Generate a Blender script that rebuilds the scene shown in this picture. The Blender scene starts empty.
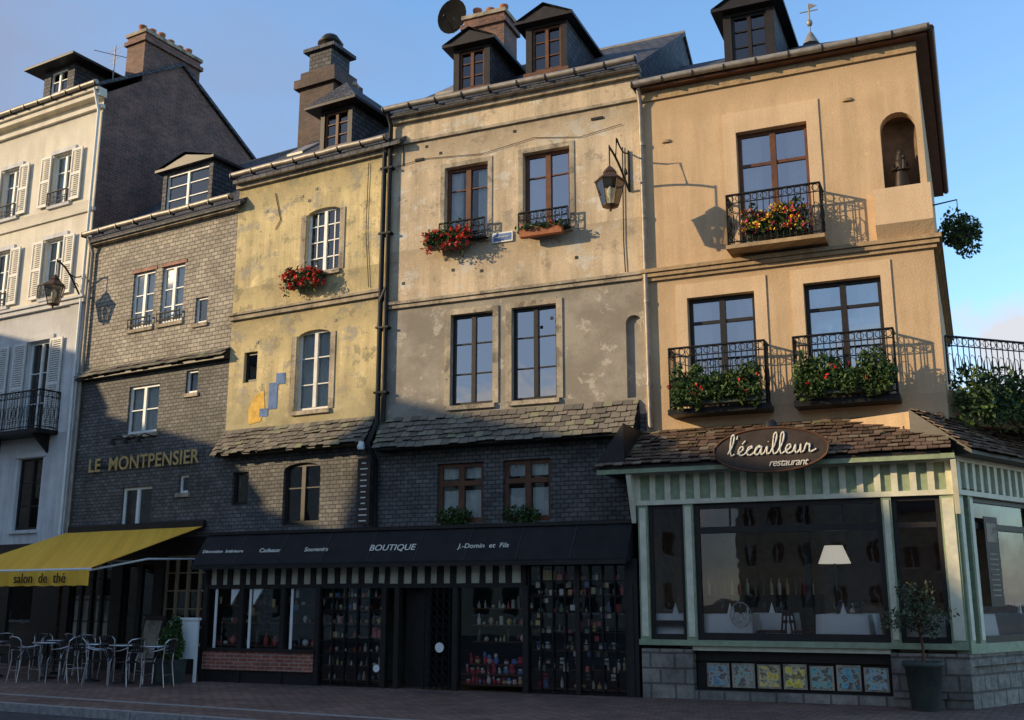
import bpy, math, random
from mathutils import Vector, Matrix
random.seed(7)
R=random.random
def U(a,b): return a+(b-a)*random.random()
sc=bpy.context.scene
# ---------------------------------------------------------------- materials
class NT:
    def __init__(s,name):
        s.m=bpy.data.materials.new(name); s.m.use_nodes=True
        s.t=s.m.node_tree; s.t.nodes.clear()
        s.o=s.n('ShaderNodeOutputMaterial')
    def n(s,typ,**kw):
        nd=s.t.nodes.new(typ)
        for k,v in kw.items(): setattr(nd,k,v)
        return nd
    def l(s,a,b): s.t.links.new(a,b)
    def coord(s):
        tc=s.n('ShaderNodeTexCoord'); return tc.outputs['Object']
    def xz(s):
        c=s.coord(); sp=s.n('ShaderNodeSeparateXYZ'); s.l(c,sp.inputs[0])
        ad=s.n('ShaderNodeMath',operation='ADD'); s.l(sp.outputs[0],ad.inputs[0]); s.l(sp.outputs[1],ad.inputs[1])
        cb=s.n('ShaderNodeCombineXYZ'); s.l(ad.outputs[0],cb.inputs[0]); s.l(sp.outputs[2],cb.inputs[1]); return cb.outputs[0]
    def noise(s,scale,detail=4,vec=None,rough=.6,sc3=None):
        v=vec or s.coord()
        if sc3:
            mp=s.n('ShaderNodeMapping'); mp.inputs['Scale'].default_value=sc3; s.l(v,mp.inputs[0]); v=mp.outputs[0]
        nz=s.n('ShaderNodeTexNoise'); nz.inputs['Scale'].default_value=scale; nz.inputs['Detail'].default_value=detail; nz.inputs['Roughness'].default_value=rough
        s.l(v,nz.inputs['Vector']); return nz.outputs['Fac']
    def ramp(s,f,stops,interp='LINEAR'):
        r=s.n('ShaderNodeValToRGB'); e=r.color_ramp; e.interpolation=interp
        while len(e.elements)<len(stops): e.elements.new(.5)
        for el,(p,c) in zip(e.elements,stops):
            el.position=p; el.color=(c,c,c,1) if isinstance(c,(int,float)) else (*c,1)
        s.l(f,r.inputs[0]); return r.outputs[0]
    def mix(s,f,a,b,mode='MIX'):
        m=s.n('ShaderNodeMixRGB',blend_type=mode)
        for i,v in ((0,f),(1,a),(2,b)):
            if isinstance(v,(int,float)): m.inputs[i].default_value=v
            elif isinstance(v,tuple): m.inputs[i].default_value=(*v,1)
            else: s.l(v,m.inputs[i])
        return m.outputs[0]
    def bsdf(s,col,rough=.8,metal=0,bump=None,bs=.3,bd=.02,spec=.3):
        b=s.n('ShaderNodeBsdfPrincipled')
        if isinstance(col,tuple): b.inputs['Base Color'].default_value=(*col,1)
        else: s.l(col,b.inputs['Base Color'])
        b.inputs['Roughness'].default_value=rough
        b.inputs['Metallic'].default_value=metal; b.inputs['Specular IOR Level'].default_value=spec
        if bump is not None:
            bp=s.n('ShaderNodeBump'); bp.inputs['Strength'].default_value=bs; bp.inputs['Distance'].default_value=bd
            s.l(bump,bp.inputs['Height']); s.l(bp.outputs[0],b.inputs['Normal'])
        s.l(b.outputs[0],s.o.inputs[0]); return s.m
def plain(name,c,rough=.6,metal=0,var=.25,scale=6,spec=.3,bs=.15):
    t=NT(name); nz=t.noise(scale,4)
    d=tuple(x*(1-var) for x in c); e=tuple(min(1,x*(1+var)) for x in c)
    col=t.ramp(nz,[(.3,d),(.7,e)])
    return t.bsdf(col,rough,metal,bump=nz,bs=bs,spec=spec)
def render_wall(name,base,stain,patch,pth=.6,streak=.35,zdark=None,soft=.05,pa=.85,grain=.45,peel=None,bands=()):
    t=NT(name); xz=t.xz()
    n1=t.noise(.8,6,xz,.7); n2=t.noise(2.0,7,xz,.74); n3=t.noise(1,5,xz,.7,sc3=(3.6,.3,1)); n4=t.noise(34,3,xz)
    c=t.mix(t.ramp(n1,[(.38,0.),(.62,1.)]),base,stain)
    c=t.mix(t.ramp(n2,[(pth,0.),(pth+soft,pa)]),c,patch)
    c=t.mix(t.ramp(n2,[(1-pth-.07,.6),(1-pth-.03,0.)]),c,tuple(min(1,x*1.22) for x in base))
    sp=t.n('ShaderNodeSeparateXYZ'); t.l(xz,sp.inputs[0])
    if peel:
        n6=t.noise(1.3,9,xz,.8,sc3=(1,1.3,1)); pk=t.ramp(n6,[(.555,0.),(.57,1.)])
        c=t.mix(pk,c,t.mix(t.ramp(n4,[(.4,0.),(.6,1.)]),peel,tuple(x*.8 for x in peel)))
    for (zc,hw,amt) in bands: # rain-washed grime running down from the mouldings
        mr=t.n('ShaderNodeMapRange'); t.l(sp.outputs[1],mr.inputs[0]); mr.inputs[1].default_value=zc-hw; mr.inputs[2].default_value=zc
        m1=t.n('ShaderNodeMath',operation='MULTIPLY'); t.l(mr.outputs[0],m1.inputs[0]); t.l(t.ramp(n3,[(.35,0.),(.6,1.)]),m1.inputs[1])
        lt=t.n('ShaderNodeMath',operation='LESS_THAN'); t.l(sp.outputs[1],lt.inputs[0]); lt.inputs[1].default_value=zc
        m2=t.n('ShaderNodeMath',operation='MULTIPLY'); t.l(m1.outputs[0],m2.inputs[0]); t.l(lt.outputs[0],m2.inputs[1])
        m3=t.n('ShaderNodeMath',operation='MULTIPLY'); t.l(m2.outputs[0],m3.inputs[0]); m3.inputs[1].default_value=amt
        c=t.mix(m3.outputs[0],c,tuple(x*.42 for x in stain))
    c=t.mix(1.0,c,t.ramp(n3,[(.32,1-streak),(.6,1.05)]),'MULTIPLY')
    c=t.mix(grain,c,t.ramp(n4,[(.3,.65),(.7,1.18)]),'MULTIPLY')
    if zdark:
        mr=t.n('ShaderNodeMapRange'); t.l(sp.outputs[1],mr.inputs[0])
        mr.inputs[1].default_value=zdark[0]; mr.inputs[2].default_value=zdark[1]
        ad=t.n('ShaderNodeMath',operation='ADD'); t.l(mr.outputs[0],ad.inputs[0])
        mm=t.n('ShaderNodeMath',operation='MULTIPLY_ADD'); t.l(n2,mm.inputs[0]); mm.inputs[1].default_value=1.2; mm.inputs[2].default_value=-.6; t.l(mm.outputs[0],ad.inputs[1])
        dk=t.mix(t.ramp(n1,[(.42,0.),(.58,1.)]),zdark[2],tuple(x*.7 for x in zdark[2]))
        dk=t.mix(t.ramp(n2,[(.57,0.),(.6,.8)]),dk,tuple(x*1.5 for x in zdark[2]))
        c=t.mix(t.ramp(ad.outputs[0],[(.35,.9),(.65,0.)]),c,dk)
    bm=t.mix(.5,n2,n4)
    return t.bsdf(c,.93,0,bump=bm,bs=.6,bd=.03,spec=.1)
def brickmat(name,c1,c2,mort,w,h,ms=.015,off=.5,bs=.6,stain=.4):
    t=NT(name); xz=t.xz()
    wb=t.noise(2.,2,xz)
    v=t.mix(.03,xz,wb,'ADD')
    b=t.n('ShaderNodeTexBrick'); b.offset=off
    b.inputs['Color1'].default_value=(*c1,1); b.inputs['Color2'].default_value=(*c2,1); b.inputs['Mortar'].default_value=(*mort,1)
    b.inputs['Scale'].default_value=1; b.inputs['Brick Width'].default_value=w; b.inputs['Row Height'].default_value=h
    b.inputs['Mortar Size'].default_value=ms; b.inputs['Mortar Smooth'].default_value=.3; b.inputs['Bias'].default_value=0
    t.l(v,b.inputs['Vector'])
    n1=t.noise(1.1,6,xz,.7); n2=t.noise(9,4,xz)
    c=t.mix(1,b.outputs['Color'],t.ramp(n1,[(.3,1-stain),(.7,1.2)]),'MULTIPLY')
    c=t.mix(.6,c,t.ramp(n2,[(.3,.55),(.7,1.35)]),'MULTIPLY')
    inv=t.n('ShaderNodeInvert'); t.l(b.outputs['Fac'],inv.inputs[1])
    bm=t.mix(.25,inv.outputs[0],n2)
    return t.bsdf(c,.7,0,bump=bm,bs=bs,bd=.02,spec=.35)
def glass(name,k,tint=(.75,.8,.8),bump=.04):
    t=NT(name); tr=t.n('ShaderNodeBsdfTransparent'); tr.inputs[0].default_value=(*tint,1)
    gl=t.n('ShaderNodeBsdfGlossy'); gl.inputs['Roughness'].default_value=.015; gl.inputs[0].default_value=(.95,.97,1,1)
    nz=t.noise(1.6,2); bp=t.n('ShaderNodeBump'); bp.inputs['Strength'].default_value=bump; bp.inputs['Distance'].default_value=.05
    t.l(nz,bp.inputs['Height']); t.l(bp.outputs[0],gl.inputs['Normal'])
    fr=t.n('ShaderNodeFresnel'); fr.inputs[0].default_value=1.5
    ad=t.n('ShaderNodeMath',operation='ADD',use_clamp=True); t.l(fr.outputs[0],ad.inputs[0]); ad.inputs[1].default_value=k
    mx=t.n('ShaderNodeMixShader'); t.l(ad.outputs[0],mx.inputs[0]); t.l(tr.outputs[0],mx.inputs[1]); t.l(gl.outputs[0],mx.inputs[2])
    t.l(mx.outputs[0],t.o.inputs[0]); return t.m
def islands(name,stops,rough=.7,interp='LINEAR'):
    t=NT(name); g=t.n('ShaderNodeNewGeometry')
    c=t.ramp(g.outputs['Random Per Island'],stops,interp)
    return t.bsdf(c,rough)
m_b5=render_wall('beige_render',(.61,.435,.265),(.54,.38,.225),(.48,.34,.2),.6,.14,soft=.12,pa=.6,grain=.28,bands=((7.53,.7,.35),(11.25,.6,.35),(5.0,.5,.3)))
m_b5s=render_wall('beige_surround',(.67,.49,.31),(.6,.43,.27),(.54,.39,.24),.68,.08,grain=.25)
m_b5n=plain('niche_plaster_shaded',(.17,.11,.065),.9)  # plaster darkened: the shadow inside the niche is put into the colour
m_b4=render_wall('cream_grey_render',(.68,.54,.37),(.53,.425,.295),(.40,.33,.245),.56,.28,zdark=(7.2,8.2,(.33,.30,.25)),peel=(.72,.66,.55),bands=((11.35,.7,.8),(8.9,.8,.5),(7.62,.9,.7),(5.43,.5,.7)))
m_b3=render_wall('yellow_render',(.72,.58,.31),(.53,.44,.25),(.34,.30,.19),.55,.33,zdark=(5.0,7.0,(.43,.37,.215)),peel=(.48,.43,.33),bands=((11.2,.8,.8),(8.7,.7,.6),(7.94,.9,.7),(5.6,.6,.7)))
m_b1=render_wall('cream_paint',(.78,.72,.59),(.68,.62,.51),(.55,.5,.41),.66,.14,bands=((14.7,.5,.5),(12.1,.5,.4)))
m_b1w=render_wall('white_paint_wall',(.72,.71,.70),(.6,.59,.58),(.45,.44,.43),.64,.22,bands=((9.2,.9,.6),(5.8,.8,.6)))
m_sl_up=brickmat('weathered_slate_cladding',(.40,.35,.28),(.25,.22,.18),(.11,.10,.085),.2,.1,.01,.5,.9)
m_sl_lo=brickmat('slate_cladding',(.18,.172,.162),(.11,.105,.10),(.045,.045,.045),.17,.085,.009,.5,.9,.55)
m_roof=brickmat('roof_slate',(.10,.10,.11),(.055,.057,.065),(.02,.02,.022),.22,.12,.012,.5,1)
m_brick=brickmat('old_brick',(.24,.10,.065),(.13,.06,.045),(.19,.155,.125),.24,.075,.012,.5,.7,.5)
m_brickd=brickmat('soot_brick',(.12,.063,.047),(.07,.045,.037),(.10,.085,.075),.24,.075,.012,.5,.7,.5)
m_brickr=brickmat('red_brick',(.40,.12,.07),(.28,.08,.05),(.35,.3,.25),.22,.07,.01)
m_stone=brickmat('stone_base',(.33,.29,.24),(.22,.2,.17),(.14,.12,.1),.42,.25,.02,.4,.8,.6)
m_trim=render_wall('stone_trim',(.5,.42,.31),(.35,.3,.225),(.22,.19,.15),.53,.38)
m_trim5=render_wall('beige_trim',(.48,.335,.19),(.37,.27,.16),(.3,.21,.135),.58,.25)
m_brown=plain('brown_wood',(.12,.05,.024),.5)
m_dark=plain('dark_joinery',(.022,.018,.016),.45)
m_black=plain('black_iron',(.014,.014,.015),.45,.3)
m_dish=plain('matt_black_dish',(.012,.012,.012),.95,spec=.05)
m_blackc=plain('black_canvas',(.014,.013,.014),.8,var=.35,scale=3)
m_white=plain('white_joinery',(.76,.76,.72),.5,var=.07)
m_shut=plain('shutter_paint',(.68,.66,.6),.6,var=.1)
m_green=plain('pale_green_paint',(.28,.34,.21),.5,var=.2,scale=9)
m_cream=plain('cream_paint_posts',(.66,.63,.47),.5,var=.14)
m_zinc=plain('zinc',(.30,.27,.23),.5,.4)
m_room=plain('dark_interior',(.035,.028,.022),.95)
m_roomw=plain('warm_interior',(.22,.14,.08),.95)
m_floor=plain('interior_floor',(.15,.09,.05),.6)
m_curt=plain('white_curtain',(.82,.82,.80),.95,var=.08)
m_cloth=plain('white_tablecloth',(.9,.9,.88),.9,var=.03)
m_g1=glass('window_glass',.07); m_g2=glass('sky_reflecting_glass',.36,(.45,.5,.5),.07); m_g3=glass('shop_glass',.03,(.96,.97,.96),.03)
t=NT('lampshade'); e_=t.n('ShaderNodeBsdfPrincipled'); e_.inputs['Base Color'].default_value=(.85,.82,.74,1); e_.inputs['Emission Color'].default_value=(1,.9,.72,1); e_.inputs['Emission Strength'].default_value=.4; t.l(e_.outputs[0],t.o.inputs[0]); m_shade=t.m
m_gold=plain('gold_letters',(.55,.38,.15),.45,.2,var=.1)
m_lett=plain('cream_letters',(.72,.68,.58),.6,var=.05)
m_yel=render_wall('yellow_awning_canvas',(.92,.52,.07),(.86,.46,.055),(.7,.38,.05),.66,.14,grain=.15)
m_alu=plain('brushed_aluminium',(.55,.55,.57),.28,.9,var=.08)
m_leaf=islands('foliage_leaves',[(0,(.018,.04,.012)),(.5,(.04,.08,.02)),(1,(.085,.13,.03))],.6)
m_oliv=islands('olive_leaves',[(0,(.03,.045,.02)),(1,(.10,.13,.07))],.6)
m_red=islands('red_geranium_petals',[(0,(.5,.01,.008)),(.6,(.7,.03,.02)),(1,(.75,.09,.06))],.5)
m_mixf=islands('mixed_flower_petals',[(0,(.6,.03,.04)),(.3,(.75,.5,.02)),(.6,(.8,.65,.05)),(.8,(.7,.08,.2)),(1,(.8,.4,.3))],.5,'CONSTANT')
m_terr=plain('terracotta',(.36,.14,.07),.8)
m_trough=plain('dark_trough',(.05,.06,.05),.7)
m_items=islands('shop_goods',[(0,(.7,.6,.42)),(.13,(.45,.06,.05)),(.22,(.8,.75,.66)),(.38,(.13,.2,.36)),(.46,(.6,.43,.2)),(.56,(.15,.12,.08)),(.7,(.6,.14,.1)),(.76,(.2,.32,.2)),(.83,(.62,.57,.48)),(.95,(.7,.52,.15))],.4,'CONSTANT')
m_toys=islands('soft_toys',[(0,(.7,.08,.1)),(.25,(.85,.8,.72)),(.5,(.6,.05,.08)),(.65,(.7,.45,.2)),(.8,(.85,.45,.5)),(.92,(.2,.35,.7))],.8,'CONSTANT')
m_tile=islands('clay_shingles',[(0,(.08,.053,.04)),(.4,(.135,.085,.058)),(.75,(.18,.118,.08)),(1,(.24,.2,.135))],.85)
m_stile=islands('slate_shingles',[(0,(.11,.10,.082)),(.5,(.18,.155,.125)),(.85,(.22,.195,.15)),(1,(.22,.225,.13))],.8)
m_blue=plain('faded_blue_paint',(.13,.2,.36),.9); m_yp=plain('faded_yellow_paint',(.65,.4,.09),.9)
m_sign=plain('oval_sign_brown',(.045,.032,.025),.5)
m_statue=plain('weathered_bronze',(.03,.022,.018),.5,.3)
m_lglass=glass('lantern_glass',.1,(.8,.78,.7))
m_cop=plain('lantern_copper',(.12,.07,.045),.5,.5)
def groundmat(name,brick):
    t=NT(name); c=t.coord()
    if brick:
        mp=t.n('ShaderNodeMapping'); mp.inputs['Rotation'].default_value=(0,0,math.radians(28)); t.l(c,mp.inputs[0])
        b=t.n('ShaderNodeTexBrick'); b.inputs['Color1'].default_value=(.27,.155,.115,1); b.inputs['Color2'].default_value=(.16,.10,.08,1); b.inputs['Mortar'].default_value=(.07,.058,.05,1)
        b.inputs['Scale'].default_value=1; b.inputs['Brick Width'].default_value=.24; b.inputs['Row Height'].default_value=.12; b.inputs['Mortar Size'].default_value=.012
        t.l(mp.outputs[0],b.inputs['Vector']); col=b.outputs['Color']; inv=t.n('ShaderNodeInvert'); t.l(b.outputs['Fac'],inv.inputs[1]); h=inv.outputs[0]
    else:
        n0=t.noise(60,4,c); col=t.ramp(n0,[(.3,(.04,.04,.042)),(.7,(.085,.083,.085))]); h=n0
    n1=t.noise(.6,6,c,.7); n2=t.noise(5,5,c,.7)
    col=t.mix(1,col,t.ramp(n1,[(.3,.55),(.7,1.25)]),'MULTIPLY'); col=t.mix(.7,col,t.ramp(n2,[(.3,.6),(.7,1.3)]),'MULTIPLY')
    return t.bsdf(col,.8,0,bump=h,bs=.5,bd=.012,spec=.3)
m_road=groundmat('asphalt',False); m_pav=groundmat('brick_paving',True); m_kerb=plain('granite_kerb',(.27,.25,.23),.85,var=.3,scale=12)
# ---------------------------------------------------------------- mesh builder
class MB:
    def __init__(s): s.v=[]; s.f=[]; s.mi=[]; s.m=[]; s.sm=[]
    def mid(s,m):
        if m not in s.m: s.m.append(m)
        return s.m.index(m)
    def face(s,pts,m,smooth=False):
        i=len(s.v); s.v+= [tuple(p) for p in pts]; s.f.append(tuple(range(i,i+len(pts)))); s.mi.append(s.mid(m)); s.sm.append(smooth)
    def grid(s,rows,m,closed=False,smooth=True):
        i=len(s.v); n=len(rows[0])
        for r in rows: s.v+=[tuple(p) for p in r]
        k=s.mid(m)
        for a in range(len(rows)-1):
            for b in range(n if closed else n-1):
                c=(b+1)%n
                s.f.append((i+a*n+b,i+a*n+c,i+(a+1)*n+c,i+(a+1)*n+b)); s.mi.append(k); s.sm.append(smooth)
    def hexa(s,p,m):
        i=len(s.v); s.v+=[tuple(q) for q in p]; k=s.mid(m)
        for f in ((0,3,2,1),(4,5,6,7),(0,1,5,4),(1,2,6,5),(2,3,7,6),(3,0,4,7)):
            s.f.append(tuple(i+j for j in f)); s.mi.append(k); s.sm.append(False)
    def box(s,x0,x1,y0,y1,z0,z1,m):
        s.hexa([(x0,y0,z0),(x1,y0,z0),(x1,y1,z0),(x0,y1,z0),(x0,y0,z1),(x1,y0,z1),(x1,y1,z1),(x0,y1,z1)],m)
    def prism(s,poly,a,b,m,ax='x'):
        def P(q,t): return {'x':(t,q[0],q[1]),'y':(q[0],t,q[1]),'z':(q[0],q[1],t)}[ax]
        i=len(s.v); n=len(poly); s.v+=[P(q,a) for q in poly]+[P(q,b) for q in poly]; k=s.mid(m)
        fs=[tuple(range(i,i+n)),tuple(range(i+2*n-1,i+n-1,-1))]+[(i+j,i+(j+1)%n,i+n+(j+1)%n,i+n+j) for j in range(n)]
        for f in fs: s.f.append(f); s.mi.append(k); s.sm.append(False)
    def tube(s,pts,r,m,n=6,closed=False):
        pts=[Vector(p) for p in pts]; rows=[]
        rr=r if isinstance(r,(list,tuple)) else [r]*len(pts)
        for i,p in enumerate(pts):
            a=pts[i-1] if i>0 else (pts[-1] if closed else p); b=pts[i+1] if i<len(pts)-1 else (pts[0] if closed else p)
            t=(b-a); t=t.normalized() if t.length>1e-9 else Vector((0,0,1))
            up=Vector((0,0,1)) if abs(t.z)<.9 else Vector((0,1,0))
            u=t.cross(up).normalized(); w=u.cross(t)
            rows.append([p+u*(rr[i]*math.cos(2*math.pi*k/n))+w*(rr[i]*math.sin(2*math.pi*k/n)) for k in range(n)])
        if closed: rows.append(rows[0])
        s.grid(rows,m,True)
        if not closed:
            s.face(rows[0],m); s.face(rows[-1][::-1],m)
    def lathe(s,c,prof,m,n=16,smooth=True,sx=1,sy=1):
        rows=[[(c[0]+sx*r*math.cos(2*math.pi*k/n),c[1]+sy*r*math.sin(2*math.pi*k/n),c[2]+z) for k in range(n)] for r,z in prof]
        s.grid(rows,m,True,smooth)
        s.face(rows[0][::-1],m); s.face(rows[-1],m)
    def ball(s,c,rx,ry,rz,m,n=12):
        prof=[(math.sin(math.pi*k/8)+1e-4,-math.cos(math.pi*k/8)) for k in range(9)]
        rows=[[(c[0]+rx*r*math.cos(2*math.pi*k/n),c[1]+ry*r*math.sin(2*math.pi*k/n),c[2]+rz*z) for k in range(n)] for r,z in prof]
        s.grid(rows,m,True)
    def leaves(s,c,r,n,sz,m,shell=.0,low=-1):
        k=s.mid(m)
        for _ in range(n):
            while True:
                p=Vector((U(-1,1),U(-1,1),U(low,1)))
                if shell<p.length<=1: break
            q=Vector((c[0]+p.x*r[0],c[1]+p.y*r[1],c[2]+p.z*r[2]))
            a=Vector((U(-1,1),U(-1,1),U(-1,1))).normalized(); b=a.cross(Vector((U(-1,1),U(-1,1),U(-1,1)))).normalized()
            z=sz*U(.6,1.3); i=len(s.v)
            s.v+=[tuple(q-a*z),tuple(q+b*z*.45),tuple(q+a*z),tuple(q-b*z*.45)]
            s.f.append((i,i+1,i+2,i+3)); s.mi.append(k); s.sm.append(False)
    def done(s,name,parent=None,mw=None):
        me=bpy.data.meshes.new(name); me.from_pydata(s.v,[],s.f); 
        for m in s.m: me.materials.append(m)
        me.polygons.foreach_set('material_index',s.mi); me.polygons.foreach_set('use_smooth',s.sm); me.update()
        ob=bpy.data.objects.new(name,me); sc.collection.objects.link(ob)
        if parent: ob.parent=parent
        if mw is not None: ob.matrix_world=mw
        return ob
def frame(x,y,deg): return Matrix.Translation((x,y,0))@Matrix.Rotation(math.radians(-deg),4,'Z')
MF=frame(-2.65,21.84,23.5); MG=frame(-2.65,21.84,29); MH=frame(-6.38,23.91,31); MI=frame(-10.99,26.68,30)
def empty(name,mw):
    e=bpy.data.objects.new(name,None); sc.collection.objects.link(e); e.matrix_world=mw; e.empty_display_size=.3; return e
def text(body,size,name,parent,loc,mat,tilt=90,shear=0,spacing=1,bold=0,ry=0):
    cu=bpy.data.curves.new(name,'FONT'); cu.body=body; cu.size=size; cu.extrude=.006; cu.align_x='CENTER'; cu.align_y='CENTER'; cu.shear=shear; cu.space_character=spacing; cu.offset=bold
    cu.materials.append(mat)
    ob=bpy.data.objects.new(name,cu); sc.collection.objects.link(ob); ob.parent=parent
    ob.location=loc; ob.rotation_euler=(math.radians(tilt),math.radians(ry),0); return ob
# ---------------------------------------------------------------- components
def wall(b,x0,x1,z0,z1,holes,m,y=0,depth=.2,mr=None):
    xs=sorted({x0,x1,*[h[0] for h in holes],*[h[1] for h in holes]}); zs=sorted({z0,z1,*[h[2] for h in holes],*[h[3] for h in holes]})
    for i in range(len(xs)-1):
        for j in range(len(zs)-1):
            cx=(xs[i]+xs[i+1])/2; cz=(zs[j]+zs[j+1])/2
            if any(h[0]<cx<h[1] and h[2]<cz<h[3] for h in holes): continue
            b.face([(xs[i],y,zs[j]),(xs[i+1],y,zs[j]),(xs[i+1],y,zs[j+1]),(xs[i],y,zs[j+1])],m)
    mr=mr or m
    for h in holes:
        a,c,d,e=h[:4]; Y=y+depth
        b.face([(a,y,d),(a,Y,d),(a,Y,e),(a,y,e)],mr); b.face([(c,y,d),(c,y,e),(c,Y,e),(c,Y,d)],mr)
        b.face([(a,y,d),(c,y,d),(c,Y,d),(a,Y,d)],mr); b.face([(a,y,e),(a,Y,e),(c,Y,e),(c,y,e)],mr)
def archfill(b,x0,x1,zt,rise,m,y=0,depth=.2,n=10):
    w=(x1-x0)/2; cx=(x0+x1)/2
    def zz(x): return zt-rise+rise*math.sqrt(max(0,1-((x-cx)/w)**2))
    for i in range(n):
        a=cx-w*math.cos(math.pi*i/n); c=cx-w*math.cos(math.pi*(i+1)/n)
        b.face([(a,y,zz(a)),(c,y,zz(c)),(c,y,zt),(a,y,zt)],m)
        b.face([(a,y,zz(a)),(a,y+depth,zz(a)),(c,y+depth,zz(c)),(c,y,zz(c))],m)
def curtain(b,x0,x1,z0,z1,y,m=None,amp=.025,wl=.13):
    n=max(6,int((x1-x0)/wl*6)); ph=U(0,6)
    rows=[]
    for k in range(2):
        z=z0 if k==0 else z1
        rows.append([(x0+(x1-x0)*i/n, y+amp*math.sin(ph+(x1-x0)*i/n/wl*6.28)*(1.2 if k==0 else .7),z) for i in range(n+1)])
    b.grid(rows,m or m_curt)
def window(b,x0,x1,z0,z1,y,fm,gm,cols=2,rows=(),fw=.06,cur=None,room=None,bar=.025,back=.9,tr=None):
    d=.06; room=room or m_room
    b.box(x0,x0+fw,y,y+d,z0,z1,fm); b.box(x1-fw,x1,y,y+d,z0,z1,fm)
    b.box(x0+fw,x1-fw,y,y+d,z0,z0+fw*1.3,fm); b.box(x0+fw,x1-fw,y,y+d,z1-fw,z1,fm)
    for c in range(1,cols):
        x=x0+(x1-x0)*c/cols; b.box(x-fw*.75,x+fw*.75,y-.012,y+d-.01,z0+fw*1.3,z1-fw,fm)
    for r in rows:
        z=z0+(z1-z0)*r; b.box(x0+fw,x1-fw,y+.008,y+d-.015,z-bar/2,z+bar/2,fm)
    if tr:
        z=z0+(z1-z0)*tr; b.box(x0+fw,x1-fw,y-.008,y+d+.01,z-fw*.6,z+fw*.6,fm)
    yg=y+.035
    for c in range(cols):
        a=x0+(x1-x0)*c/cols+fw*.4; e=x0+(x1-x0)*(c+1)/cols-fw*.4; j=U(-.006,.006); k=U(-.006,.006)
        b.face([(a,yg+j,z0+fw*.5),(e,yg-j,z0+fw*.5),(e,yg-j+k,z1-fw*.5),(a,yg+j+k,z1-fw*.5)],gm)
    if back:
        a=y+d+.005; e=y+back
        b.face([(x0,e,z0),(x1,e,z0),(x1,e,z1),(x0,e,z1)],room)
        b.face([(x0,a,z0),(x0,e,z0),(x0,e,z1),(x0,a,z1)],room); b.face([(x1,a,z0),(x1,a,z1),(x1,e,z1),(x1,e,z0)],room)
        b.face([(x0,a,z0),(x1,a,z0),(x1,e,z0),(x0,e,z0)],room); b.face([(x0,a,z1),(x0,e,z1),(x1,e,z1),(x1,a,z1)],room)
    yc=y+.11; w=x1-x0
    if cur=='sides': curtain(b,x0+.03,x0+w*.32,z0+.03,z1-.03,yc); curtain(b,x1-w*.32,x1-.03,z0+.03,z1-.03,yc)
    elif cur=='full': curtain(b,x0+.03,x1-.03,z0+.03,z1-.03,yc,amp=.015,wl=.1)
    elif cur=='cafe': curtain(b,x0+.05,x0+w*.45,z0+.03,z0+(z1-z0)*.55,yc); curtain(b,x0+w*.55,x1-.05,z0+.03,z0+(z1-z0)*.55,yc); curtain(b,x0+.05,x1-.05,z1-.3,z1-.05,yc)
    elif cur=='left': curtain(b,x0+.03,x0+w*.45,z0+.03,z1-.03,yc)
def railing(b,P0,P1,z0,z1,m=m_black,step=.1,scroll=True):
    P0=Vector((*P0,0)); P1=Vector((*P1,0)); L=(P1-P0).length; d=(P1-P0)/L
    def P(t,z): q=P0+d*t; return (q.x,q.y,z)
    b.tube([P(0,z1),P(L,z1)],.022,m,6); b.tube([P(0,z0+.06),P(L,z0+.06)],.014,m,4); b.tube([P(0,z1-.16),P(L,z1-.16)],.012,m,4)
    n=max(2,int(L/step))
    for i in range(n+1): b.tube([P(L*i/n,z0),P(L*i/n,z1)],.016 if i in(0,n) else .009,m,4)
    if scroll:
        k=max(1,int(L/.15)); 
        for i in range(k):
            c=L*(i+.5)/k
            b.tube([P(c+.06*math.cos(a*.7854),z1-.08+.06*math.sin(a*.7854)) for a in range(8)],.007,m,4,True)
            zc=(z0+z1)/2-.05
            b.tube([P(c+.07*math.cos(a*.9),zc+.2*math.sin(a*.9)*.9) for a in range(7)],.008,m,4,True)
            b.tube([P(c+(.055-.006*a)*math.cos(a*.9),z0+.2+(.055-.006*a)*math.sin(a*.9)) for a in range(8)],.008,m,4)
def balcony(b,x0,x1,z0,z1,out,y=0,slab=.1,step=.1,floor=True):
    b.box(x0-.04,x1+.04,y-out-.04,y+.03,z0-slab,z0,m_trim5 if floor=='s' else m_black)
    railing(b,(x0,y-out),(x1,y-out),z0,z1,step=step); railing(b,(x0,y-out),(x0,y),z0,z1,step=step); railing(b,(x1,y-out),(x1,y),z0,z1,step=step)
def flowerbox(name,mw,x0,x1,y0,y1,z0,h,flow,nl,nf,up=.22,down=.12,box=m_trough):
    b=MB(); b.prism([(y0+.02,z0),(y1-.02,z0),(y1,z0+h),(y0,z0+h)],x0,x1,box)
    n=max(3,int((x1-x0)/.16))
    for i in range(n):
        cx=x0+(x1-x0)*(i+.5)/n+U(-.05,.05); cy=(y0+y1)/2-.04; u=up*U(.5,1.35)
        b.leaves((cx,cy,z0+h+u*.35),(.17,.17,u),nl//n,.05,m_leaf)
        b.leaves((cx,y0-.03,z0+h-.02),(.14,.1,down*U(.5,1.9)),nl//n//3,.045,m_leaf)
    k=nf//5
    for i in range(k):
        c=(U(x0-.08,x1+.08),U(y0-.16,y1-.05),z0+h+U(-down*.9,up*1.1)); b.leaves(c,(.045,.045,.04),7,.032,flow)
    return b.done(name,None,mw)
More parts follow.
